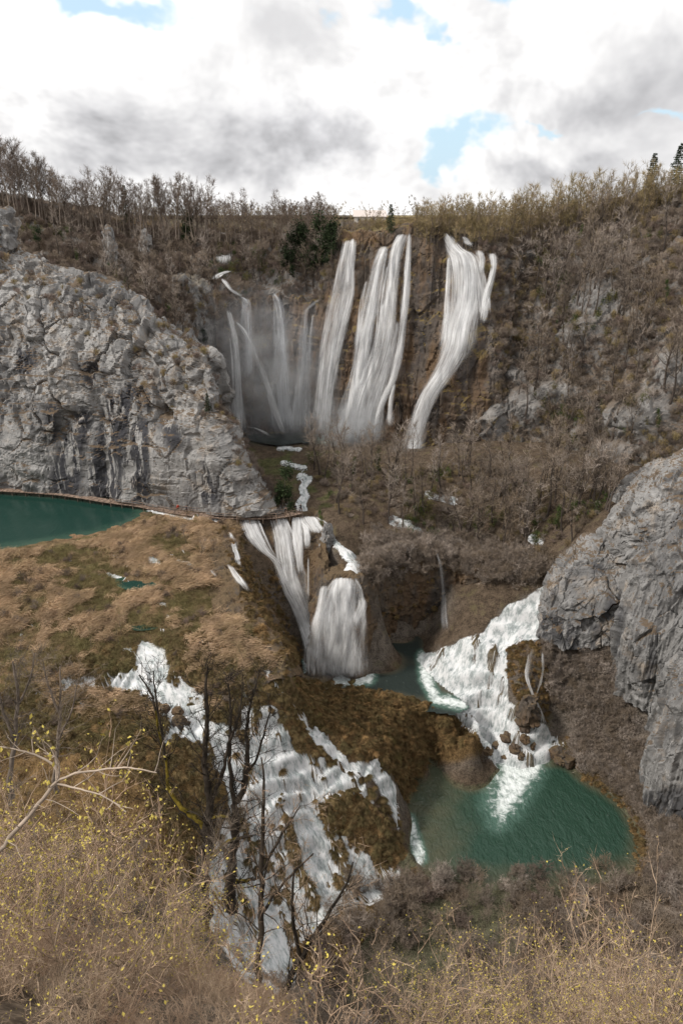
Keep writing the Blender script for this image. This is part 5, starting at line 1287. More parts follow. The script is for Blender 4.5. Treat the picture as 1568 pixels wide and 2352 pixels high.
for i, (x, y, s, lb) in enumerate(((1240, 690, .45, 'green bush high on the right-hand hillside beside the forked waterfall'), (1225, 760, .42, 'lower green bush on the right-hand hillside below the forked waterfall'), (1530, 690, .6, 'green bush on the right-hand hillside near the right edge'),
                                   (1330, 555, .6, 'yellow-green bush below the right skyline'), (1290, 700, .4, 'green bush left of the pale outcrop on the hillside'), (1510, 985, .6, 'green bush above the pale crag at the right'))):
    one(IVY, x, y, lb, s, 'green_bush', [SURF['hillside']['bvh']], cat='bush', i=i % 3)

# ------------------------------------------------------------------ brushwood (uncountable)
def brush(name, surf, n, cond, seed, protos, smin, smax, label):
    g = np.random.default_rng(seed); P = sample(surf, n, cond, seed)
    stuff(name, P, rots(n, g, 0.22), smin + (smax - smin) * g.random(n) ** 1.3, protos, label, 'brushwood')
brush('brushwood', 'hillside', 2300, lambda x, y, P, nz: inpoly(x, y, [(1110, 540), (1330, 495), (1600, 430), (1600, 1200), (1300, 1110), (1100, 1050)], 8) * (1.0 - 0.95 * sstep(0.22, 0.5, outc(P))), 21, SHR, 0.35, 0.9, 'dense bare brown brushwood covering the right-hand hillside')
brush('brushwood', 'wooded_hill', 1700, lambda x, y, P, nz: inpoly(x, y, [(-60, 440), (300, 520), (520, 540), (770, 540), (760, 700), (520, 700), (440, 840), (350, 800), (200, 680), (-60, 620)], 8), 22, SHR_D, 0.4, 1.0, 'dense bare brushwood under the trees of the left-hand hill')  # darker twig colours carry the cloud shade lying over this hill
brush('brushwood', 'ground', 330, lambda x, y, P, nz: inpoly(x, y, floor_poly, 10) * (P[:, 1] > 98) * (P[:, 2] > 22), 23, SHR, 0.35, 0.8, 'grey-brown undergrowth on the floor of the wooded hollow')
brush('brushwood', 'ground', 620, lambda x, y, P, nz: inpoly(x, y, [(840, 1255), (950, 1240), (1060, 1245), (1160, 1275), (1250, 1290), (1250, 1325), (1130, 1335), (1040, 1300), (940, 1305), (870, 1340), (835, 1330)], 6) * (P[:, 1] > 98), 24, SHR_G, 0.8, 1.5, 'grey tangle of bare branches overhanging the canyon rim')
brush('brushwood', 'ground', 800, lambda x, y, P, nz: inpoly(x, y, [(1245, 1480), (1420, 1480), (1430, 1600), (1500, 1760), (1600, 1900), (1600, 2100), (1480, 2050), (1500, 1900), (1420, 1840), (1300, 1740), (1330, 1680), (1260, 1600)], 6) * (P[:, 2] > 0.5), 25, SHR_G, 0.5, 1.0, 'dry grey-brown scrub on the slope between the green pool and the right-hand rocks')
brush('brushwood', 'plateau', 900, lambda x, y, P, nz: (P[:, 1] < 215) * (x > -60) * (x < 1640) * 1.0, 26, [SHR[3], SHR[0]], 0.5, 1.2, 'sunlit bare scrub along the top of the plateau')
brush('brushwood', 'limestone_cliff', 260, lambda x, y, P, nz: sstep(0.45, 0.7, nz) * inpoly(x, y, [(-20, 560), (300, 680), (480, 800), (660, 1170), (500, 1100), (430, 950), (200, 780), (0, 700)], 20), 27, [SHR[1], SHR[3]], 0.3, 0.7, 'low dry scrub on the ledges of the limestone cliff')
brush('brushwood', 'limestone_cliff', 240, lambda x, y, P, nz: inpoly(x, y, [(485, 920), (560, 1000), (640, 1120), (670, 1170), (600, 1110), (540, 1030)], 10), 28, [SHR[1], SHR[0]], 0.4, 0.8, 'brown scrub down the right-hand shoulder of the limestone cliff')

# woods further back on the plateau, one mass
def flat(pr): 
    return pr
FARW = [(shrub_geo(350 + i, H=9, stems=4, tw=0.05, twigs=9), mt) for i, mt in enumerate((M['twig_dark'], M['twig'], M['twig_warm']))]
gF = np.random.default_rng(41); fp = []
while len(fp) < 560:
    x_ = gF.uniform(-60, 1620); yy_ = gF.uniform(188, 300); 
    if 770 < x_ < 960 and gF.random() < 0.8: continue
    pz = SURF['plateau']['bvh'].ray_cast(Vector((*atY(x_, 500, yy_)[:2], 160)), Vector((0, 0, -1)))[0]
    if pz is not None: fp.append((pz.x, pz.y, pz.z - 0.3))
stuff('far_wood', fp, rots(len(fp), gF, 0.04), 0.6 + 0.5 * gF.random(len(fp)), FARW, 'bare winter wood further back on the plateau behind the rim', 'wood')

brush('brushwood', 'canyon_wall', 260, lambda x, y, P, nz: inpoly(x, y, [(835, 1290), (950, 1255), (1060, 1258), (1240, 1310), (1235, 1350), (1130, 1345), (1040, 1310), (940, 1320), (870, 1350)], 6), 29, SHR_G, 0.7, 1.2, 'grey branches hanging down the face of the canyon wall')

brush('brushwood', 'falls_cliff', 420, lambda x, y, P, nz: inpoly(x, y, [(1100, 560), (1200, 540), (1200, 1060), (1120, 1050), (1140, 760)], 8) + inpoly(x, y, [(380, 640), (520, 690), (500, 740), (380, 720)], 8) + 0.6 * inpoly(x, y, [(940, 525), (1020, 525), (1020, 548), (940, 548)], 5) + 0.6 * inpoly(x, y, [(700, 640), (770, 560), (780, 640), (740, 720)], 6), 30, SHR, 0.4, 0.9, 'bare brushwood growing on the edges of the great falls cliff')
LEAFY = [(lambda q: (q[0], q[1]))(leafy(460 + i, H=2.2, rx=0.8, n=260, size=0.22, base=0.1)[1].data()) for i in range(3)]
M['olive'] = simple_mat('olive_leaf', (0.10, 0.10, 0.035), rnd=0.4, var=0.4, scale=1.0, warm=(0.13, 0.105, 0.04))
def greens(surf, n, cond, seed, label):
    g = np.random.default_rng(seed); P = sample(surf, n, cond, seed); stuff('evergreen_scrub', P, rots(n, g, 0.2), 0.4 + 0.6 * g.random(n), [(d, M['olive'] if i else M['ivy']) for i, d in enumerate(LEAFY)], label, 'scrub')
greens('hillside', 150, lambda x, y, P, nz: inpoly(x, y, [(1150, 560), (1400, 520), (1590, 560), (1590, 1050), (1300, 1050), (1170, 850)], 8) * sstep(0.0, 0.35, fbm(P / 9.0, 3, 64)), 51, 'olive-green evergreen scrub dotted over the right-hand hillside')
greens('ground', 110, lambda x, y, P, nz: inpoly(x, y, floor_poly, 8) * (P[:, 1] > 98) * sstep(-0.1, 0.35, fbm(P / 7.0, 3, 65)), 52, 'olive-green evergreen scrub on the floor of the wooded hollow')
greens('wooded_hill', 110, lambda x, y, P, nz: inpoly(x, y, [(-40, 500), (300, 560), (760, 560), (740, 690), (500, 690), (350, 760), (0, 620)], 8) * sstep(0.0, 0.35, fbm(P / 9.0, 3, 66)), 53, 'dark green evergreen scrub on the left-hand hill')
# ------------------------------------------------------------------ reeds, sedge and tussocks
def blades(seed, n=40, H=1.0, rad=0.35, lean=(0.5, -0.1), wd=0.035, droop=0.0):
    g = np.random.default_rng(seed); G = Geo(); global G_RNG; G_RNG = g
    b = g.normal(size=(n, 3)) * np.array([rad, rad, 0]); b[:, 2] = -0.05
    if droop:       # dome of hanging blades
        a = g.random(n) * 6.283; el = g.random(n) ** 0.6
        b = np.stack([np.cos(a) * rad * (1 - el) * 0.9, np.sin(a) * rad * (1 - el) * 0.9, H * (0.45 + 0.55 * el)], 1)
        e = b + np.stack([np.cos(a) * (0.35 + .4 * g.random(n)) * rad * 1.6, np.sin(a) * (0.35 + .4 * g.random(n)) * rad * 1.6, -H * (0.35 + 0.5 * g.random(n))], 1)
        G.tris(b, e, wd * (0.7 + g.random(n)))
        G.tris(b * np.array([.6, .6, .3]), b + g.normal(size=b.shape) * 0.1 + np.array([0, 0, 0.12]), wd * 1.6)
    else:
        m = b + np.stack([lean[0] * 0.35 + g.normal(size=n) * .12, lean[1] * .35 + g.normal(size=n) * .12, np.full(n, .62) * (0.7 + .5 * g.random(n))], 1) * H
        e = m + np.stack([lean[0] * 0.9 + g.normal(size=n) * .22, lean[1] * .9 + g.normal(size=n) * .22, 0.25 + .3 * g.normal(size=n)], 1) * H
        G.tris(b, m + (m - b) * .1, wd * 1.3); G.tris(m, e, wd)
    return G.data()
REED = [(blades(500 + i, 46, 1.0, 0.42, lean=(0.85, -0.25), wd=0.05), M['reed']) for i in range(3)]
SEDGE = [(blades(510 + i, 40, 0.7, 0.35, lean=(0.3, -0.3), wd=0.03), M['sedge']) for i in range(3)]
M['tuss'] = simple_mat('tussock_grass', (0.19, 0.132, 0.064), rnd=0.4, var=0.35, scale=0.8, warm=(0.12, 0.10, 0.045))
TUSS = [(blades(520 + i, 230, 0.62, 0.5, wd=0.045, droop=1), M['tuss']) for i in range(3)]
gN = np.random.default_rng(90)
def along(n, g, a=0.35): return np.stack([g.normal(0, 0.12, n), g.normal(0, 0.12, n), g.normal(0, a, n)], 1)
marsh_poly = [(-60, 1262), (60, 1268), (200, 1245), (310, 1210), (350, 1175), (545, 1196), (540, 1290), (580, 1400), (640, 1480), (655, 1560), (560, 1640), (300, 1700), (-60, 1760)]
rn = lambda P, s, q: fbm(P / s, 3, q)
P = sample('ground', 3800, lambda x, y, P, nz: inpoly(x, y, marsh_poly, 5) * (np.interp(y, [1160, 1215, 1260, 1480, 1620], [0.1, 0.35, 1.0, 0.7, 0.2])) * (0.03 + 1.7 * sstep(0.0, 0.28, rn(P, 6.0, 91))) * sstep(5, -5, poly_sdf(x, y, [(255, 1322), (370, 1318), (375, 1350), (290, 1362)])) * sstep(5, -5, poly_sdf(x, y, [(295, 1430), (380, 1425), (380, 1450), (300, 1455)])) * (P[:, 2] > 22), 31)
mm = lambda P: np.array([m_ for m_ in P])
def free(P, thr=0.35):
    """keep points off the white water"""
    ix = np.clip(np.searchsorted(xs, P[:, 0]), 0, len(xs) - 1); iy = np.clip(np.searchsorted(ys, P[:, 1]), 0, len(ys) - 1)
    return P[allm.reshape(GX.shape)[ix, iy] < thr]
def dry(P):
    """keep points that stand clear of the water sheet"""
    ix = np.clip(np.searchsorted(xs, P[:, 0]), 0, len(xs) - 1); iy = np.clip(np.searchsorted(ys, P[:, 1]), 0, len(ys) - 1)
    return P[(allm.reshape(GX.shape)[ix, iy] < 0.3) | (disp.reshape(GX.shape)[ix, iy] > 0.10)]
P = free(P); stuff('reed_bed', P, along(len(P), gN), 0.5 + 0.6 * gN.random(len(P)), REED, 'bleached tan reeds flattened across the marsh below the lake', 'reeds')
P = free(sample('ground', 3400, lambda x, y, P, nz: inpoly(x, y, marsh_poly, 5) * (np.interp(y, [1160, 1215, 1300], [0.25, 0.5, 1.0])) * (0.2 + 1.4 * sstep(0.1, -0.3, rn(P, 6.0, 91))) * sstep(5, -5, poly_sdf(x, y, [(255, 1322), (370, 1318), (375, 1350), (290, 1362)])) * (P[:, 2] > 20), 32))
stuff('sedge', P, along(len(P), gN, 1.0), 0.4 + 0.7 * gN.random(len(P)), SEDGE, 'olive-brown sedge growing between the reeds of the marsh', 'sedge')
casc_poly = [(120, 1520), (330, 1470), (520, 1440), (620, 1470), (660, 1560), (720, 1660), (840, 1740), (900, 1800), (930, 1960), (820, 2080), (600, 2150), (420, 1950), (250, 1750), (0, 1700), (0, 1600)]
P = dry(sample('ground', 3600, lambda x, y, P, nz: inpoly(x, y, casc_poly, 8) * (P[:, 1] < 92), 33))
stuff('tussocks', P, rots(len(P), gN, 0.15), 0.4 + 0.75 * gN.random(len(P)) ** 1.5, TUSS, 'shaggy brown grass tussocks in and around the broad cascade', 'tussocks')
P = free(sample('ground', 1300, lambda x, y, P, nz: inpoly(x, y, [(670, 1560), (830, 1580), (1000, 1620), (1110, 1690), (980, 1755), (935, 1850), (900, 1780), (840, 1740), (700, 1640)], 5), 34), 0.6)
M['rust'] = simple_mat('rusty_moss', (0.19, 0.118, 0.052), rnd=0.4, var=0.45, scale=0.8, warm=(0.115, 0.09, 0.04))
TUSS_R = [(blades(530 + i, 150, 0.55, 0.5, wd=0.055, droop=1), M['rust']) for i in range(3)]
stuff('bank_moss', P, rots(len(P), gN, 0.3), 0.5 + 0.8 * gN.random(len(P)), TUSS_R, 'rusty brown hanging moss and grass on the bank between the two pools', 'moss')
P = sample('canyon_wall', 520, lambda x, y, P, nz: inpoly(x, y, [(500, 1200), (560, 1230), (640, 1330), (690, 1520), (640, 1560), (560, 1400)], 6) + 0.12 * inpoly(x, y, [(840, 1300), (1100, 1300), (1000, 1460), (860, 1500)], 6), 35)
stuff('wall_moss', P, rots(len(P), gN, 0.5), 0.5 + 0.9 * gN.random(len(P)), TUSS_R, 'brown hanging moss on the tufa wall below the marsh edge', 'moss')
P = free(sample('ground', 420, lambda x, y, P, nz: inpoly(x, y, [(1160, 1470), (1240, 1480), (1262, 1600), (1255, 1660), (1190, 1620), (1165, 1560)], 5) + inpoly(x, y, [(1300, 1700), (1440, 1830), (1500, 1960), (1470, 2020), (1420, 1860), (1290, 1745)], 4), 36), 0.5)
stuff('bank_moss', P, rots(len(P), gN, 0.3), 0.4 + 0.6 * gN.random(len(P)), TUSS_R, 'rusty brown moss on the bank beside the stepped cascade', 'moss')
P = free(sample('ground', 130, lambda x, y, P, nz: inpoly(x, y, marsh_poly, 5) * (0.1 + sstep(0.15, 0.4, rn(P, 5.0, 97))), 39)); stuff('marsh_scrub', P, rots(len(P), gN, 0.3), 0.3 + 0.35 * gN.random(len(P)), SHR_D, 'low dark scrub dotted over the marsh', 'scrub')
# a few saplings in the marsh
put(SLIM, free(sample('ground', 26, lambda x, y, P, nz: inpoly(x, y, [(200, 1440), (600, 1440), (680, 1600), (640, 1700), (250, 1660)], 5), 37)), 'thin leafless sapling in the tussocks above the broad cascade', 'saplings in the marsh', 0.35, 0.7, 'sapling', seed=37)
put(FLOOR, sample('ground', 7, lambda x, y, P, nz: inpoly(x, y, [(400, 1250), (540, 1230), (560, 1300), (480, 1330)], 5), 38), 'small leafless tree at the marsh edge left of the boardwalk falls', 'small trees at the marsh edge', 0.4, 0.6, seed=38)

# ------------------------------------------------------------------ foreground trees drawn branch by branch
def px_tree(name, label, lines, D, mt, mc, twig_n=9, tl=0.7, tw=0.012, seed=0, cat='tree', mossy=None, bud=0, droot=1.2, limb_rad=0.35, sub=2):
    """lines: list of [(x, y, half width px)...] first one starts at the foot; D distance along the view axis (m)"""
    g = np.random.default_rng(seed); T = Geo(); C = Geo(); MO = Geo(); z0, z1 = [], []
    def at(x, y, d): 
        v = pdir(x, y); return np.array([0, 0, CAMZ]) + v * d
    foot = at(lines[0][0][0], lines[0][0][1], D)
    sh = {}
    for li, ln in enumerate(lines):
        dj = 0.0 if li == 0 else g.normal(0, 0.05)
        P = np.array([at(x, y, D * (1 + dj * k / max(1, len(ln) - 1) * 0.6)) for k, (x, y, hw) in enumerate(ln)]) - foot
        rad = np.array([hw * D / FP for x, y, hw in ln])
        if li == 0: P = np.vstack([P[0] - np.array([0, 0, droot]), P]); rad = np.r_[rad[0] * 1.25, rad]
        n = max(8, len(ln) * 4); S = cr(np.c_[P, rad], n); S[1:-1, :3] += g.normal(size=(n - 2, 3)) * S[1:-1, 3:4] * 0.3
        T.tube(S[:, :3], np.maximum(S[:, 3], 0.004), 6)
        if mossy and li in mossy:
            MO.tube(S[: int(n * .8), :3] + np.array([0, 0, 0.02]) + np.array([0, 0, 1]) * S[: int(n * .8), 3:4] * 0.35, S[: int(n * .8), 3] * 0.9, 6)
        L = np.linalg.norm(np.diff(S[:, :3], axis=0), axis=1).sum()
        k = int(L * 3.6) + 3
        for i in range(k):
            t = (0.3 if li == 0 else 0.15) + (0.85 if li else 0.7) * g.random()
            t = min(t, 1.0); q = pt_on(S[:, :3], t); d = unit(unit(S[-1, :3] - S[0, :3]) + g.normal(size=3) * 0.8 + np.array([0, 0, 0.25]))
            bl = wander(q, d, tl * (1.4 + 2.4 * g.random()) * (1.2 - 0.5 * t), 5, 0.22, 0.05, g)
            r0 = max(0.006, 0.3 * pt_on(S, t)[3]) if limb_rad else 0.01
            T.tube(bl, min(r0, 0.045) * np.array([1, .8, .6, .4, .2]), 3)
            for j in range(twig_n):
                a = pt_on(bl, 0.2 + 0.8 * g.random()); dv = unit(unit(bl[-1] - bl[0]) + g.normal(size=3) * 0.6); b_ = a + dv * tl * (0.3 + 0.8 * g.random()); z0.append(a); z1.append(b_)
                for s_ in range(sub):
                    c_ = a + (b_ - a) * g.random(); z0.append(c_); z1.append(c_ + unit(dv + g.normal(size=3) * .7) * tl * 0.4)
    global G_RNG; G_RNG = g
    C.tris(np.array(z0), np.array(z1), tw)
    e = empty(name, tuple(foot)); mesh_obj('trunk', *T.data(), mt, e, smooth=True); mesh_obj('crown', *C.data(), mc, e)
    if mossy: 
        o = mesh_obj('moss', *MO.data(), M['moss'], e, smooth=True)
    if bud:
        G2 = Geo(); zz = np.array(z1); k = g.choice(len(zz), min(bud, len(zz)), replace=False); G2.leaves(zz[k] - (zz[k] - np.array(z0)[k]) * g.random((len(k), 1)) * .5, 0.045)
        o = mesh_obj('buds', *G2.data(), M['bud'], e); o['kind'] = 'stuff'
    tag(e, label, cat); return e
px_tree('mossy_tree', 'dark forked tree with mossy limbs in front of the cascade, left one of two',
        [[(463, 2060, 19), (470, 1990, 15), (475, 1915, 13), (482, 1850, 10), (475, 1790, 7.5), (470, 1740, 6.5), (476, 1650, 5), (472, 1580, 3.5), (478, 1530, 2)],
         [(474, 1915, 9), (458, 1888, 8), (436, 1874, 7), (412, 1852, 6), (390, 1818, 5), (380, 1745, 4), (362, 1665, 3), (350, 1600, 2.4), (320, 1550, 1.5)],
         [(482, 1850, 6), (498, 1805, 5), (514, 1772, 4.5), (522, 1722, 4), (545, 1660, 3), (556, 1600, 2)],
         [(470, 1990, 6), (500, 1955, 4.5), (535, 1930, 4), (580, 1920, 2.5)], [(466, 2025, 5), (435, 2006, 4), (398, 1996, 2.5)], [(380, 1745, 3), (372, 1680, 2.5), (358, 1600, 2), (352, 1540, 1.2)], [(478, 1880, 4), (510, 1878, 4), (545, 1885, 2.5)]],
        30, M['moss_bark'], M['moss_bark'], 10, 0.6, 0.024, seed=1, mossy=(1, 3, 4, 6))
px_tree('mossy_tree', 'dark upright tree with a mossy low limb in front of the cascade, right of two',
        [[(530, 2045, 13), (535, 1965, 11), (541, 1900, 10), (540, 1862, 9), (554, 1830, 7.5), (566, 1775, 6.5), (570, 1722, 5), (566, 1675, 4), (580, 1600, 2.5), (596, 1540, 1.5)],
         [(541, 1880, 6), (531, 1800, 5), (527, 1725, 4), (530, 1640, 3), (524, 1570, 1.5)], [(533, 2020, 5), (550, 2026, 4.5), (596, 2016, 2.5)], [(566, 1775, 4), (590, 1740, 3), (605, 1690, 2.4), (622, 1630, 1.5)]],
        31.5, M['moss_bark'], M['moss_bark'], 10, 0.6, 0.024, seed=2, mossy=(2,))
px_tree('bare_tree', 'thin dark stem rising in front of the cascade right of the mossy pair', [[(588, 2260, 8), (598, 2130, 7), (603, 2000, 6), (604, 1890, 4.5), (608, 1800, 3), (600, 1740, 1.5)], [(602, 2000, 4), (640, 1930, 3), (690, 1850, 1.5)], [(600, 2100, 4), (650, 2030, 3), (720, 1960, 1.5)]], 21, M['moss_bark'], M['near_bark'], 8, 0.5, 0.011, seed=3)
px_tree('bare_tree', 'dark leaning stem in the lower middle in front of white water', [[(640, 2300, 9), (690, 2200, 7), (740, 2120, 5), (790, 2040, 3), (810, 1980, 1.5)], [(690, 2200, 5), (670, 2100, 4), (676, 2000, 2)]], 19, M['moss_bark'], M['near_bark'], 9, 0.5, 0.010, seed=4)
px_tree('budding_branch', 'pale smooth forked branch reaching in from the left edge', [[(-30, 1990, 6), (40, 1905, 5.2), (100, 1835, 4.6), (132, 1795, 4)], [(132, 1795, 3.2), (125, 1760, 2.8), (85, 1735, 2.2), (40, 1722, 1.6), (0, 1715, 1.2)], [(132, 1795, 3), (136, 1765, 2.6), (128, 1740, 2), (100, 1728, 1.2)],
         [(132, 1795, 3.2), (170, 1778, 2.8), (230, 1768, 2.3), (300, 1764, 1.8), (360, 1775, 1.2)], [(130, 1800, 2.6), (180, 1812, 2), (240, 1830, 1.6), (290, 1865, 1.2)]], 6.5, M['pale_bark'], M['near_bark'], 2, 0.16, 0.0035, seed=5, bud=160, droot=0.0, sub=1, cat='branch')
px_tree('bare_tree', 'slim bare tree at the left edge beside the upper cascade', [[(20, 1800, 6), (35, 1700, 5), (42, 1600, 4), (30, 1520, 2)], [(35, 1700, 4), (10, 1640, 3), (-10, 1560, 2)], [(42, 1620, 3), (70, 1560, 2), (80, 1500, 1.2)]], 44, M['bark'], M['twig'], 8, 0.8, 0.02, seed=6)
px_tree('bare_tree', 'slim bare tree left of the upper cascade, second from the left edge', [[(125, 1790, 5), (135, 1700, 4), (140, 1610, 3), (138, 1530, 1.5)], [(135, 1700, 3), (165, 1630, 2), (180, 1560, 1.2)], [(138, 1640, 3), (110, 1570, 2), (100, 1520, 1.2)]], 48, M['bark'], M['twig'], 8, 0.8, 0.02, seed=7)

# ------------------------------------------------------------------ foreground shrubs with opening buds
def near_shrub(seed, H, stems, bud, mt=None, twigs=5):
    T, C, a, b = grow(seed, H=H, r=0.022, start=0.18, spread=0.8, limbs=8, up=1.1, sec=2, twigs=twigs, tl=0.36, tw=0.0065, stems=stems, k=4, wob=0.1, stem_lean=0.55, limb_r=0.35, bent=True)
    L = Geo(); g = np.random.default_rng(seed); k = g.choice(len(b), min(bud, len(b)), replace=False)
    L.leaves(b[k] - (b[k] - a[k]) * g.random((len(k), 1)) * 0.5, 0.042)
    return proto('shrub', T, C, mt or M['near_bark'], mt or M['near_bark'], ('buds', L, M['bud']), parts=('stems', 'twigs'))
NSH = [near_shrub(600 + i, 3.2, 8, 760) for i in range(4)]
NSB = [near_shrub(620 + i, 3.4, 8, 120) for i in range(3)]
THK = [proto('thicket', *grow(640 + i, H=6.5, r=0.05, start=0.25, spread=1.3, limbs=14, up=1.1, sec=3, twigs=9, tl=0.6, tw=0.013, stems=3, wob=0.08, stem_lean=0.25)[:2], M['bark'], M['twig']) for i in range(4)]
def gput(lst, protos, label, group, name, smin, smax, seed, cat='shrub', limit=None, Hp=3.4):
    g = np.random.default_rng(seed)
    for x, y in lst:
        ix = int(np.clip(np.searchsorted(xs, x), 1, len(xs) - 1)); iy = int(np.clip(np.searchsorted(ys, y), 1, len(ys) - 1))
        h = B_ground.ray_cast(Vector((x, y, 120)), Vector((0, 0, -1)))[0]
        s = smin + (smax - smin) * g.random()
        if limit:       # shrubs stay as low as they stand in the photograph
            ok = False
            while s > 0.22:
                tx, ty, _ = proj(np.array([[x, y, h.z + Hp * s]]))
                if ty[0] > np.interp(tx[0], *limit): ok = True; break
                s *= 0.88
            if not ok: continue
        plant(name, protos[g.integers(len(protos))], (x, y, h.z - 0.05), label, cat, group, s=s, rz=g.random() * 6.283, tilt=(0.18 + g.normal(0, 0.1), g.normal(0, 0.12)))
gs = np.random.default_rng(3)
LIM = ([-200, 0, 250, 330, 450, 600, 800, 1100, 1300, 1480, 1568], [1760, 1790, 1830, 1940, 2060, 2150, 2200, 2190, 2170, 2120, 2120])
gput([(-8.5 + 7.0 * gs.random(), 3.2 + 8.0 * gs.random()) for _ in range(24)], NSH, 'twiggy shrub with yellow-green opening buds in the lower left foreground', 'budding shrubs in the lower left', 'budding_shrub', 0.5, 1.0, 1, limit=LIM)
gput([(-2.2 + 6.5 * gs.random(), 3.5 + 6 * gs.random()) for _ in range(15)], NSH + NSB, 'tan twiggy shrub with a few yellow buds along the bottom edge', 'budding shrubs along the bottom edge', 'budding_shrub', 0.6, 1.3, 2, limit=LIM)
gput([(3.5 + 5 * gs.random(), 4.5 + 6 * gs.random()) for _ in range(6)], NSB + NSH[:1], 'tan twiggy shrub with yellow buds in the lower right corner', 'budding shrubs in the lower right', 'budding_shrub', 0.8, 1.5, 3, limit=LIM)
LIMT = ([-200, 0, 250, 400, 600, 1300, 1440, 1568], [1640, 1680, 1720, 1900, 2100, 2060, 1960, 1960])
gput([(-7.5, 6.5), (-5.5, 7.5), (-4.2, 8.5), (6.4, 8.6), (5.6, 9.2)], NSB[:2] + NSH[:1], 'taller budding shrub standing above its neighbours at the side of the foreground', 'taller budding shrubs in the foreground', 'budding_shrub', 1.1, 1.5, 12, limit=LIMT)
LIM2 = ([-200, 0, 200, 330, 420, 560, 700, 900, 1000, 1568], [1500, 1560, 1680, 1800, 1950, 2060, 2040, 1960, 1940, 1930])
gput([(-18 + 12 * gs.random(), 12 + 18 * gs.random()) for _ in range(22)], THK + NSB, 'brown leafless thicket shrub on the slope at the lower left', 'thicket shrubs at the lower left', 'thicket_shrub', 0.5, 1.0, 4, limit=LIM2, Hp=6.6)
gput([(2 + 24 * gs.random(), 20 + 24 * gs.random()) for _ in range(30)], THK, 'slender leafless thicket shrub between the viewpoint and the green pool', 'thicket shrubs below the green pool', 'thicket_shrub', 0.8, 1.5, 5, limit=LIM2, Hp=6.6)
gput([(-30 + 22 * gs.random(), 40 + 14 * gs.random()) for _ in range(26)], THK, 'brown leafless thicket shrub below the marsh at the left', 'thicket shrubs below the marsh', 'thicket_shrub', 0.4, 0.9, 6, limit=LIM2, Hp=6.6)
LIM3 = ([500, 800, 950, 1100, 1480, 1568], [2060, 2020, 1975, 1985, 1960, 1950])
gput([(-2 + 30 * gs.random(), 46 + 20 * gs.random()) for _ in range(56)], THK, 'leafless shrub on the near shore of the green pool', 'shrubs on the near shore of the green pool', 'thicket_shrub', 0.5, 1.0, 8, limit=LIM3, Hp=6.6)
# dead leaves and low twigs on the near slope
P = sample('ground', 900, lambda x, y, P, nz: (P[:, 1] < 46) * (P[:, 1] > 17) * (np.abs(P[:, 0]) < 0.75 * P[:, 1] + 3), 61)
stuff('undergrowth', P, rots(len(P), gN, 0.3), 0.25 + 0.35 * gN.random(len(P)), SHR_G, 'low dry undergrowth on the steep slope below the viewpoint', 'undergrowth')

gput([(-4.6 + 5.5 * gs.random(), 1.9 + 1.6 * gs.random()) for _ in range(12)], NSB + NSH, 'low twiggy shrub at the very bottom left corner', 'low shrubs at the bottom left corner', 'budding_shrub', 0.25, 0.45, 14, limit=LIM)
brush('brushwood', 'ground', 300, lambda x, y, P, nz: inpoly(x, y, [(800, 2050), (960, 2000), (1480, 2010), (1600, 1960), (1700, 2352), (700, 2352), (720, 2150)], 10) * (P[:, 1] > 30) * (P[:, 2] > -0.6), 71, [SHR_G[2], SHR_G[0], SHR[0], SHR[1]], 0.6, 1.5, 'brown leafless scrub in front of the near shore of the green pool')
THIN = [(shrub_geo(700 + i, H=1.5, stems=6, tw=0.008, twigs=8), M['near_bark']) for i in range(3)]
P = sample('ground', 150, lambda x, y, P, nz: (P[:, 1] < 12) * (P[:, 1] > 2.6) * (x < 640) * (x > -60) * (y > 2170), 81)
stuff('undergrowth', P, rots(len(P), gN, 0.3), 0.16 + 0.16 * gN.random(len(P)), THIN, 'fine dry twigs covering the slope at the lower left below the viewpoint', 'undergrowth')
# ------------------------------------------------------------------ boardwalk
M['wood'] = simple_mat('weathered_wood', (0.24, 0.175, 0.135), var=0.35, scale=2.0, rnd=0.22)
M['wood_dark'] = simple_mat('dark_wood', (0.11, 0.083, 0.066), var=0.3, scale=2.0)
def box(sx, sy, sz, c=(0, 0, 0)):
    v = np.array([[x, y, z] for x in (-.5, .5) for y in (-.5, .5) for z in (-.5, .5)]) * np.array([sx, sy, sz]) + np.array(c)
    return v, np.array([[0, 1, 3, 2], [4, 6, 7, 5], [0, 4, 5, 1], [2, 3, 7, 6], [0, 2, 6, 4], [1, 5, 7, 3]])
bw_px = [(-70, 1119, 30.9), (0, 1124.5, 30.9), (70, 1128.5, 30.9), (130, 1133, 30.9), (190, 1141, 30.9), (250, 1151, 30.8), (320, 1160, 30.7), (360, 1168, 30.6), (400, 1175, 30.6), (450, 1182, 30.5), (520, 1187, 30.5), (580, 1188, 30.5), (640, 1186, 30.5), (692, 1176, 30.7)]
bw = cr(np.array([atZ(*q) for q in bw_px]), 600); bwL = np.r_[0, np.cumsum(np.linalg.norm(np.diff(bw, axis=0), axis=1))]
def bw_at(s):
    i = int(np.clip(np.searchsorted(bwL, s), 1, len(bw) - 1)); t = unit(bw[i] - bw[i - 1]); return bw[i], t
BWE = empty('boardwalk', tuple(bw[300])); o0 = bw[300]
tag(BWE, 'long wooden boardwalk along the foot of the limestone cliff, railed at its right half', 'boardwalk')
WID = 1.7; step_ = bwL[-1] / 270; v, f = box(WID, step_ * 0.90, 0.07); plank_me = mesh_obj('plank', v, f, M['wood'], link=False).data
gB = np.random.default_rng(8)
for k in range(270):
    p, t = bw_at((k + .5) * step_); o = bpy.data.objects.new('plank', plank_me); COL.objects.link(o); o.parent = BWE
    o.location = p - o0 + np.array([0, 0, gB.normal(0, 0.008)]); o.rotation_euler = (0, 0, math.atan2(t[1], t[0]) - math.pi / 2 + gB.normal(0, 0.01))
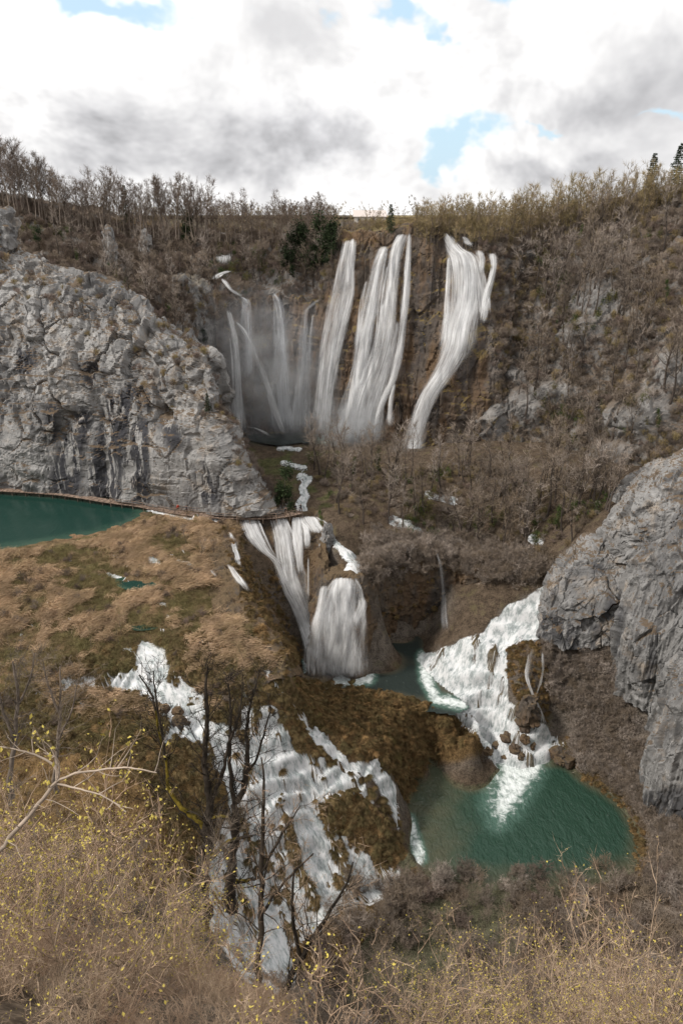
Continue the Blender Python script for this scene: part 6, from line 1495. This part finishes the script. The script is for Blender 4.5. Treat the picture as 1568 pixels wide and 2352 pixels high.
def side(off, z, s0=0, s1=None, n=120):
    out = []
    for s in np.linspace(s0, s1 or bwL[-1], n):
        p, t = bw_at(s); nrm = np.array([t[1], -t[0], 0]); out.append(p + nrm * off + np.array([0, 0, z]) - o0)
    return np.array(out)
for off in (-0.65, 0.65):
    G = Geo(); G.tube(side(off, -0.14), np.full(120, 0.09), 4); mesh_obj('stringer', *G.data(), M['wood_dark'], BWE)
s_r0 = bwL[int(600 * 0.46)]
for off in (-0.82, 0.82):
    for z in (1.0, 0.55):
        G = Geo(); G.tube(side(off, z, s_r0, n=60), np.full(60, 0.045), 4); mesh_obj('rail', *G.data(), M['wood'], BWE)
v, f = box(0.11, 0.11, 2.1, (0, 0, 0.05)); post_me = mesh_obj('post', v, f, M['wood'], link=False).data
v, f = box(0.14, 0.14, 1.4, (0, 0, -0.8)); pile_me = mesh_obj('pile', v, f, M['wood_dark'], link=False).data
for s in np.arange(s_r0, bwL[-1], 2.4):
    p, t = bw_at(s); nrm = np.array([t[1], -t[0], 0])
    for off in (-0.82, 0.82):
        o = bpy.data.objects.new('post', post_me); COL.objects.link(o); o.parent = BWE; o.location = p + nrm * off - o0
for s in np.arange(1.0, s_r0, 3.0):
    p, t = bw_at(s); nrm = np.array([t[1], -t[0], 0])
    for off in (-0.65, 0.65):
        o = bpy.data.objects.new('pile', pile_me); COL.objects.link(o); o.parent = BWE; o.location = p + nrm * off - o0

# ------------------------------------------------------------------ walkers
M['skin'] = simple_mat('skin', (0.45, 0.28, 0.20), var=0.05)
def cloth(nm, c): return simple_mat(nm, c, var=0.15, scale=8)
def skin_mesh(name, verts, edges, rad, mat, parent, root=0):
    import bmesh
    bm = bmesh.new(); lay = bm.verts.layers.skin.verify(); vs = [bm.verts.new(v_) for v_ in verts]
    for a_, b_ in edges: bm.edges.new((vs[a_], vs[b_]))
    for i, r in enumerate(rad):
        vs[i][lay].radius = (r, r); vs[i][lay].use_root = (i == root)
    me = bpy.data.meshes.new(name); bm.to_mesh(me); bm.free()
    me.materials.append(mat); o = bpy.data.objects.new(name, me); COL.objects.link(o); o.parent = parent
    o.modifiers.new('skin', 'SKIN').use_smooth_shade = True; sb = o.modifiers.new('sub', 'SUBSURF'); sb.levels = 1; sb.render_levels = 1
    return o
def person(s, off, face, jacket, trousers, hair, label, stride=0.12, arm=0.1):
    p, t = bw_at(s); nrm = np.array([t[1], -t[0], 0]); loc = p + nrm * off + np.array([0, 0, 0.045])
    e = empty('person', tuple(loc), face); tag(e, label, 'person')
    L = {  'pel': (0, 0, .95), 'spi': (0, .01, 1.18), 'che': (0, .0, 1.36), 'nec': (0, 0, 1.5), 'hd': (0, .02, 1.62), 'top': (0, .01, 1.73)}
    for sd_, n_ in ((-1, 'l'), (1, 'r')):
        st_ = stride * sd_
        L['hip' + n_] = (.09 * sd_, 0, .90); L['kn' + n_] = (.10 * sd_, st_ * .6 + .03, .50); L['an' + n_] = (.10 * sd_, st_, .09); L['to' + n_] = (.11 * sd_, st_ + .15, .04)
        L['sh' + n_] = (.18 * sd_, 0, 1.42); L['el' + n_] = (.25 * sd_, -.02 - arm * sd_, 1.15); L['wr' + n_] = (.24 * sd_, .10 - arm * sd_, .93); L['ha' + n_] = (.235 * sd_, .13 - arm * sd_, .84)
    ks = list(L); ix = {k: i for i, k in enumerate(ks)}
    E = [('pel', 'spi'), ('spi', 'che'), ('che', 'nec'), ('nec', 'hd'), ('hd', 'top')]
    for n_ in 'lr': E += [('pel', 'hip' + n_), ('hip' + n_, 'kn' + n_), ('kn' + n_, 'an' + n_), ('an' + n_, 'to' + n_), ('che', 'sh' + n_), ('sh' + n_, 'el' + n_), ('el' + n_, 'wr' + n_), ('wr' + n_, 'ha' + n_)]
    rr = {'pel': .13, 'spi': .12, 'che': .14, 'nec': .055, 'hd': .10, 'top': .075, 'hip': .085, 'kn': .058, 'an': .042, 'to': .035, 'sh': .065, 'el': .045, 'wr': .032, 'ha': .036}
    R_ = lambda k: rr.get(k, rr.get(k[:-1]))
    skin_mesh('body', [L[k] for k in ks], [(ix[a], ix[b]) for a, b in E], [R_(k) for k in ks], M['skin'], e)
    def sub(nm, keys, grow_, mt, root):
        sel = [k for k in ks if k in keys]; jx = {k: i for i, k in enumerate(sel)}
        skin_mesh(nm, [L[k] for k in sel], [(jx[a], jx[b]) for a, b in E if a in jx and b in jx], [R_(k) * 1.0 + grow_ for k in sel], mt, e, jx[root])
    sub('jacket', {'pel', 'spi', 'che', 'shl', 'shr', 'ell', 'elr', 'wrl', 'wrr'}, .03, jacket, 'che')
    sub('trousers', {'pel', 'hipl', 'hipr', 'knl', 'knr', 'anl', 'anr'}, .02, trousers, 'pel')
    skin_mesh('hair', [(0, -.02, 1.66), (0, 0, 1.74)], [(0, 1)], [.105, .085], hair, e)
C_red = cloth('red_jacket', (0.50, 0.055, 0.03)); C_navy = cloth('navy_jacket', (0.015, 0.018, 0.035)); C_black = cloth('black_jacket', (0.014, 0.014, 0.015)); C_khaki = cloth('khaki', (0.22, 0.16, 0.11)); C_jean = cloth('jeans', (0.05, 0.06, 0.09)); C_hair = cloth('dark_hair', (0.03, 0.02, 0.015))
def s_at(px): 
    x_, _, _ = proj(bw); return bwL[int(np.argmin(np.abs(x_ - px)))]
person(s_at(410), 0.1, 1.4, C_red, C_khaki, C_hair, 'walker in an orange-red jacket on the left part of the railed boardwalk')
person(s_at(431), 0.2, -1.2, C_navy, C_black, C_hair, 'walker in dark navy clothes just right of the orange-red jacket')
person(s_at(634), -0.2, 1.6, C_red, C_jean, C_hair, 'walker in a bright red jacket near the right end of the boardwalk')
person(s_at(655), 0.3, -1.7, C_black, C_khaki, C_hair, 'walker in a black jacket and tan trousers beside the bright red one')
person(s_at(679), -0.1, 0.4, C_black, C_black, C_hair, 'dark-clothed walker by the evergreen, second from the boardwalk end')
person(s_at(690), 0.1, -1.0, C_black, C_jean, C_hair, 'dark-clothed walker standing last at the right end of the boardwalk')

# ------------------------------------------------------------------ single rocks
def lumpy(name, label, x, y, wpx, hpx, bv, mat, seed, cat='rock', sink=0.25, n=40, m=30, yoff=0.0):
    h = hit(bv, x, y) or hit(ALLB, x, y); base = h[0]; dep = base[1] * ct - (base[2] - CAMZ) * st; W_ = wpx * dep / FP / 2; H_ = hpx * dep / FP
    th = np.linspace(0, 2 * np.pi, n, endpoint=False); ph = np.linspace(0, np.pi, m)
    TH, PH = np.meshgrid(th, ph, indexing='ij'); d = np.stack([np.sin(PH) * np.cos(TH), np.sin(PH) * np.sin(TH), np.cos(PH)], -1).reshape(-1, 3)
    P = d * np.array([W_, W_ * 0.9, H_ * (0.5 + sink * 0.5)]); 
    dd = rock_disp(P + base, a_big=W_ * 0.55, a_mid=W_ * 0.3, a_fine=W_ * 0.10, s_big=W_ * 1.6, s_mid=W_ * 0.7, seed=seed)
    P = P + d * dd[:, None]; P[:, 2] += H_ * (0.5 - sink * 0.5)
    i, j = np.meshgrid(np.arange(n), np.arange(m - 1), indexing='ij'); a = (i * m + j).ravel(); b = (((i + 1) % n) * m + j).ravel()
    o = mesh_obj(name, P, np.stack([a, a + 1, b + 1, b], 1), mat); o.location = base + np.array([0, yoff, 0]); tag(o, label, cat); return o
lumpy('rock_tooth', 'upright grey rock tooth beside the falls at the end of the boardwalk', 752, 1262, 34, 66, [B_ground], M['lime_right'], 71)
lumpy('crag', 'leaning grey crag in the brushwood of the left hill, middle one of three', 258, 600, 30, 80, [SURF['wooded_hill']['bvh']], M['lime'], 72)
lumpy('crag', 'dark grey crag at the left edge above the limestone cliff', 14, 560, 66, 76, [SURF['wooded_hill']['bvh'], SURF['limestone_cliff']['bvh']], M['lime'], 73)
lumpy('crag', 'small grey crag in the brushwood of the left hill, rightmost of three', 338, 598, 34, 70, [SURF['wooded_hill']['bvh']], M['lime'], 74)
lumpy('boulder', 'dark boulder at the corner of the green pool below the stepped cascade', 1290, 1752, 56, 34, [B_ground], M['tufa_dark'], 75)
lumpy('boulder', 'rusty boulder in the middle of the stepped cascade beside the braided fall', 1208, 1660, 50, 80, [B_ground], M['tufa_dark'], 76, sink=0.5)
for i, (x, y, wp) in enumerate(((1165, 1695, 26), (1205, 1700, 22), (1180, 1722, 24), (1222, 1716, 18), (1142, 1715, 18), (1196, 1740, 20), (1160, 1740, 16), (1118, 1730, 24))):
    o = lumpy('mossy_stone', 'small mossy brown stone in the lowest step of the right-hand cascade', x, y, wp, wp * 0.75, [B_ground], M['tufa_dark'], 80 + i, cat='stone', sink=0.5, n=20, m=14); o['group'] = 'stones in the lowest step of the cascade'
for i, (x, y, wp, lb) in enumerate(((382, 1636, 26, 'round brown tussock-topped stone in the upper cascade, left one of three'), (408, 1640, 22, 'round mossy stone in the upper cascade, middle one of three'), (416, 1672, 34, 'largest round mossy stone in the upper cascade, lowest of three'))):
    lumpy('mossy_stone', lb, x, y, wp, wp * 0.9, [B_ground], M['tufa_dark'], 90 + i, cat='stone', sink=0.4, n=20, m=14)

# ------------------------------------------------------------------ far building and far hill
M['render_wall'] = simple_mat('pale_wall', (0.62, 0.58, 0.54), var=0.06); M['roof'] = simple_mat('pale_roof', (0.55, 0.49, 0.46), var=0.1); M['pane'] = simple_mat('window_pane', (0.05, 0.06, 0.07), rough=0.2, var=0.05, spec=0.5); M['door'] = simple_mat('door_paint', (0.12, 0.08, 0.06))
pb = atY(849, 516, 222); BE = empty('building', tuple(pb)); tag(BE, 'pale low building on the plateau beside the small spruce', 'building')
v, f = box(9.2, 5, 2.6, (0, 2.5, 1.0)); mesh_obj('wall', v, f, M['render_wall'], BE)
rv = np.array([(-5, -.4, 2.25), (5, -.4, 2.25), (5, 2.5, 4.0), (-5, 2.5, 4.0), (-5, 5.4, 2.25), (5, 5.4, 2.25), (-5, -.4, 2.08), (5, -.4, 2.08), (-5, 5.4, 2.08), (5, 5.4, 2.08)])
mesh_obj('roof', rv, [np.array([[0, 1, 2, 3], [3, 2, 5, 4], [6, 7, 1, 0], [4, 5, 9, 8], [6, 8, 9, 7]]), np.array([[0, 3, 4], [1, 5, 2]])], M['roof'], BE)
for wx in (-3.2, -1.2, 3.0):
    v, f = box(0.9, 0.06, 1.0, (wx, -0.02, 1.3)); wo = mesh_obj('window', v, f, M['render_wall'], BE); v, f = box(0.76, 0.04, 0.86, (wx, -0.06, 1.3)); mesh_obj('pane', v, f, M['pane'], wo)
v, f = box(1.0, 0.06, 2.0, (0.9, -0.03, 0.8)); mesh_obj('door', v, f, M['door'], BE)
hx = np.linspace(-900, 900, 80); hv = []
for k, (dy, dz) in enumerate(((0, -12), (60, 2), (140, 5), (260, 2), (420, -14))):
    for xx in hx: hv.append((xx, 1500 + dy, 80.5 + dz * (1 if dz < 0 else 0.75 + 0.5 * math.sin(xx / 190.0) + 0.35 * math.sin(xx / 61.0 + 1))))
hv = np.array(hv).reshape(5, 80, 3).transpose(1, 0, 2).reshape(-1, 3)
fh = mesh_obj('far_hill', hv, grid_faces(80, 5), simple_mat('far_wood', (0.05, 0.062, 0.055), scale=0.02), smooth=True); tag(fh, kind='structure')

# ------------------------------------------------------------------ spray hanging in front of the great falls
def mist(name, label, c, r, dens, seed):
    n, m = 24, 14; th = np.linspace(0, 2 * np.pi, n, endpoint=False); ph = np.linspace(0, np.pi, m); TH, PH = np.meshgrid(th, ph, indexing='ij')
    d = np.stack([np.sin(PH) * np.cos(TH), np.sin(PH) * np.sin(TH), np.cos(PH)], -1).reshape(-1, 3)
    i, j = np.meshgrid(np.arange(n), np.arange(m - 1), indexing='ij'); a = (i * m + j).ravel(); b = (((i + 1) % n) * m + j).ravel()
    mt, nn, out = new_mat(name + '_air')
    oc = nn.n('ShaderNodeTexCoord').outputs['Object']
    r0 = nn.vm('LENGTH', nn.vm('DIVIDE', oc, tuple(r)))
    fo = nn.ramp(r0, 1.0, 0.1, 0.0, dens)
    nz = nn.ramp(nn.noise(oc, 0.22, 2), 0.3, 0.7, 0.35, 1.5)
    pv_ = nn.n('ShaderNodeVolumePrincipled', {'Color': (0.92, 0.94, 0.97, 1), 'Density': nn.m('MULTIPLY', fo, nz)})
    nn.link(pv_.outputs[0], out.inputs[1])
    o = mesh_obj(name, d * np.array(r), np.stack([a, a + 1, b + 1, b], 1), mt, smooth=True); o.location = c; tag(o, label, 'mist', kind='stuff'); return o
c = atY(620, 880, 157); mist('spray', 'blue-grey spray hanging in the left part of the amphitheatre', tuple(c), (24, 9, 26), 0.06, 1)
c = atY(800, 985, 152); mist('spray', 'white spray at the foot of the brightest waterfall', tuple(c), (11, 6, 9), 0.16, 2)
c = atY(930, 1055, 145); mist('spray', 'white spray at the foot of the right-hand tall waterfall', tuple(c), (6, 4, 6), 0.15, 3)
c = atY(770, 1535, 97.5); mist('spray', 'thin spray at the foot of the bell-shaped waterfall', tuple(c), (6, 3, 3.5), 0.15, 4)
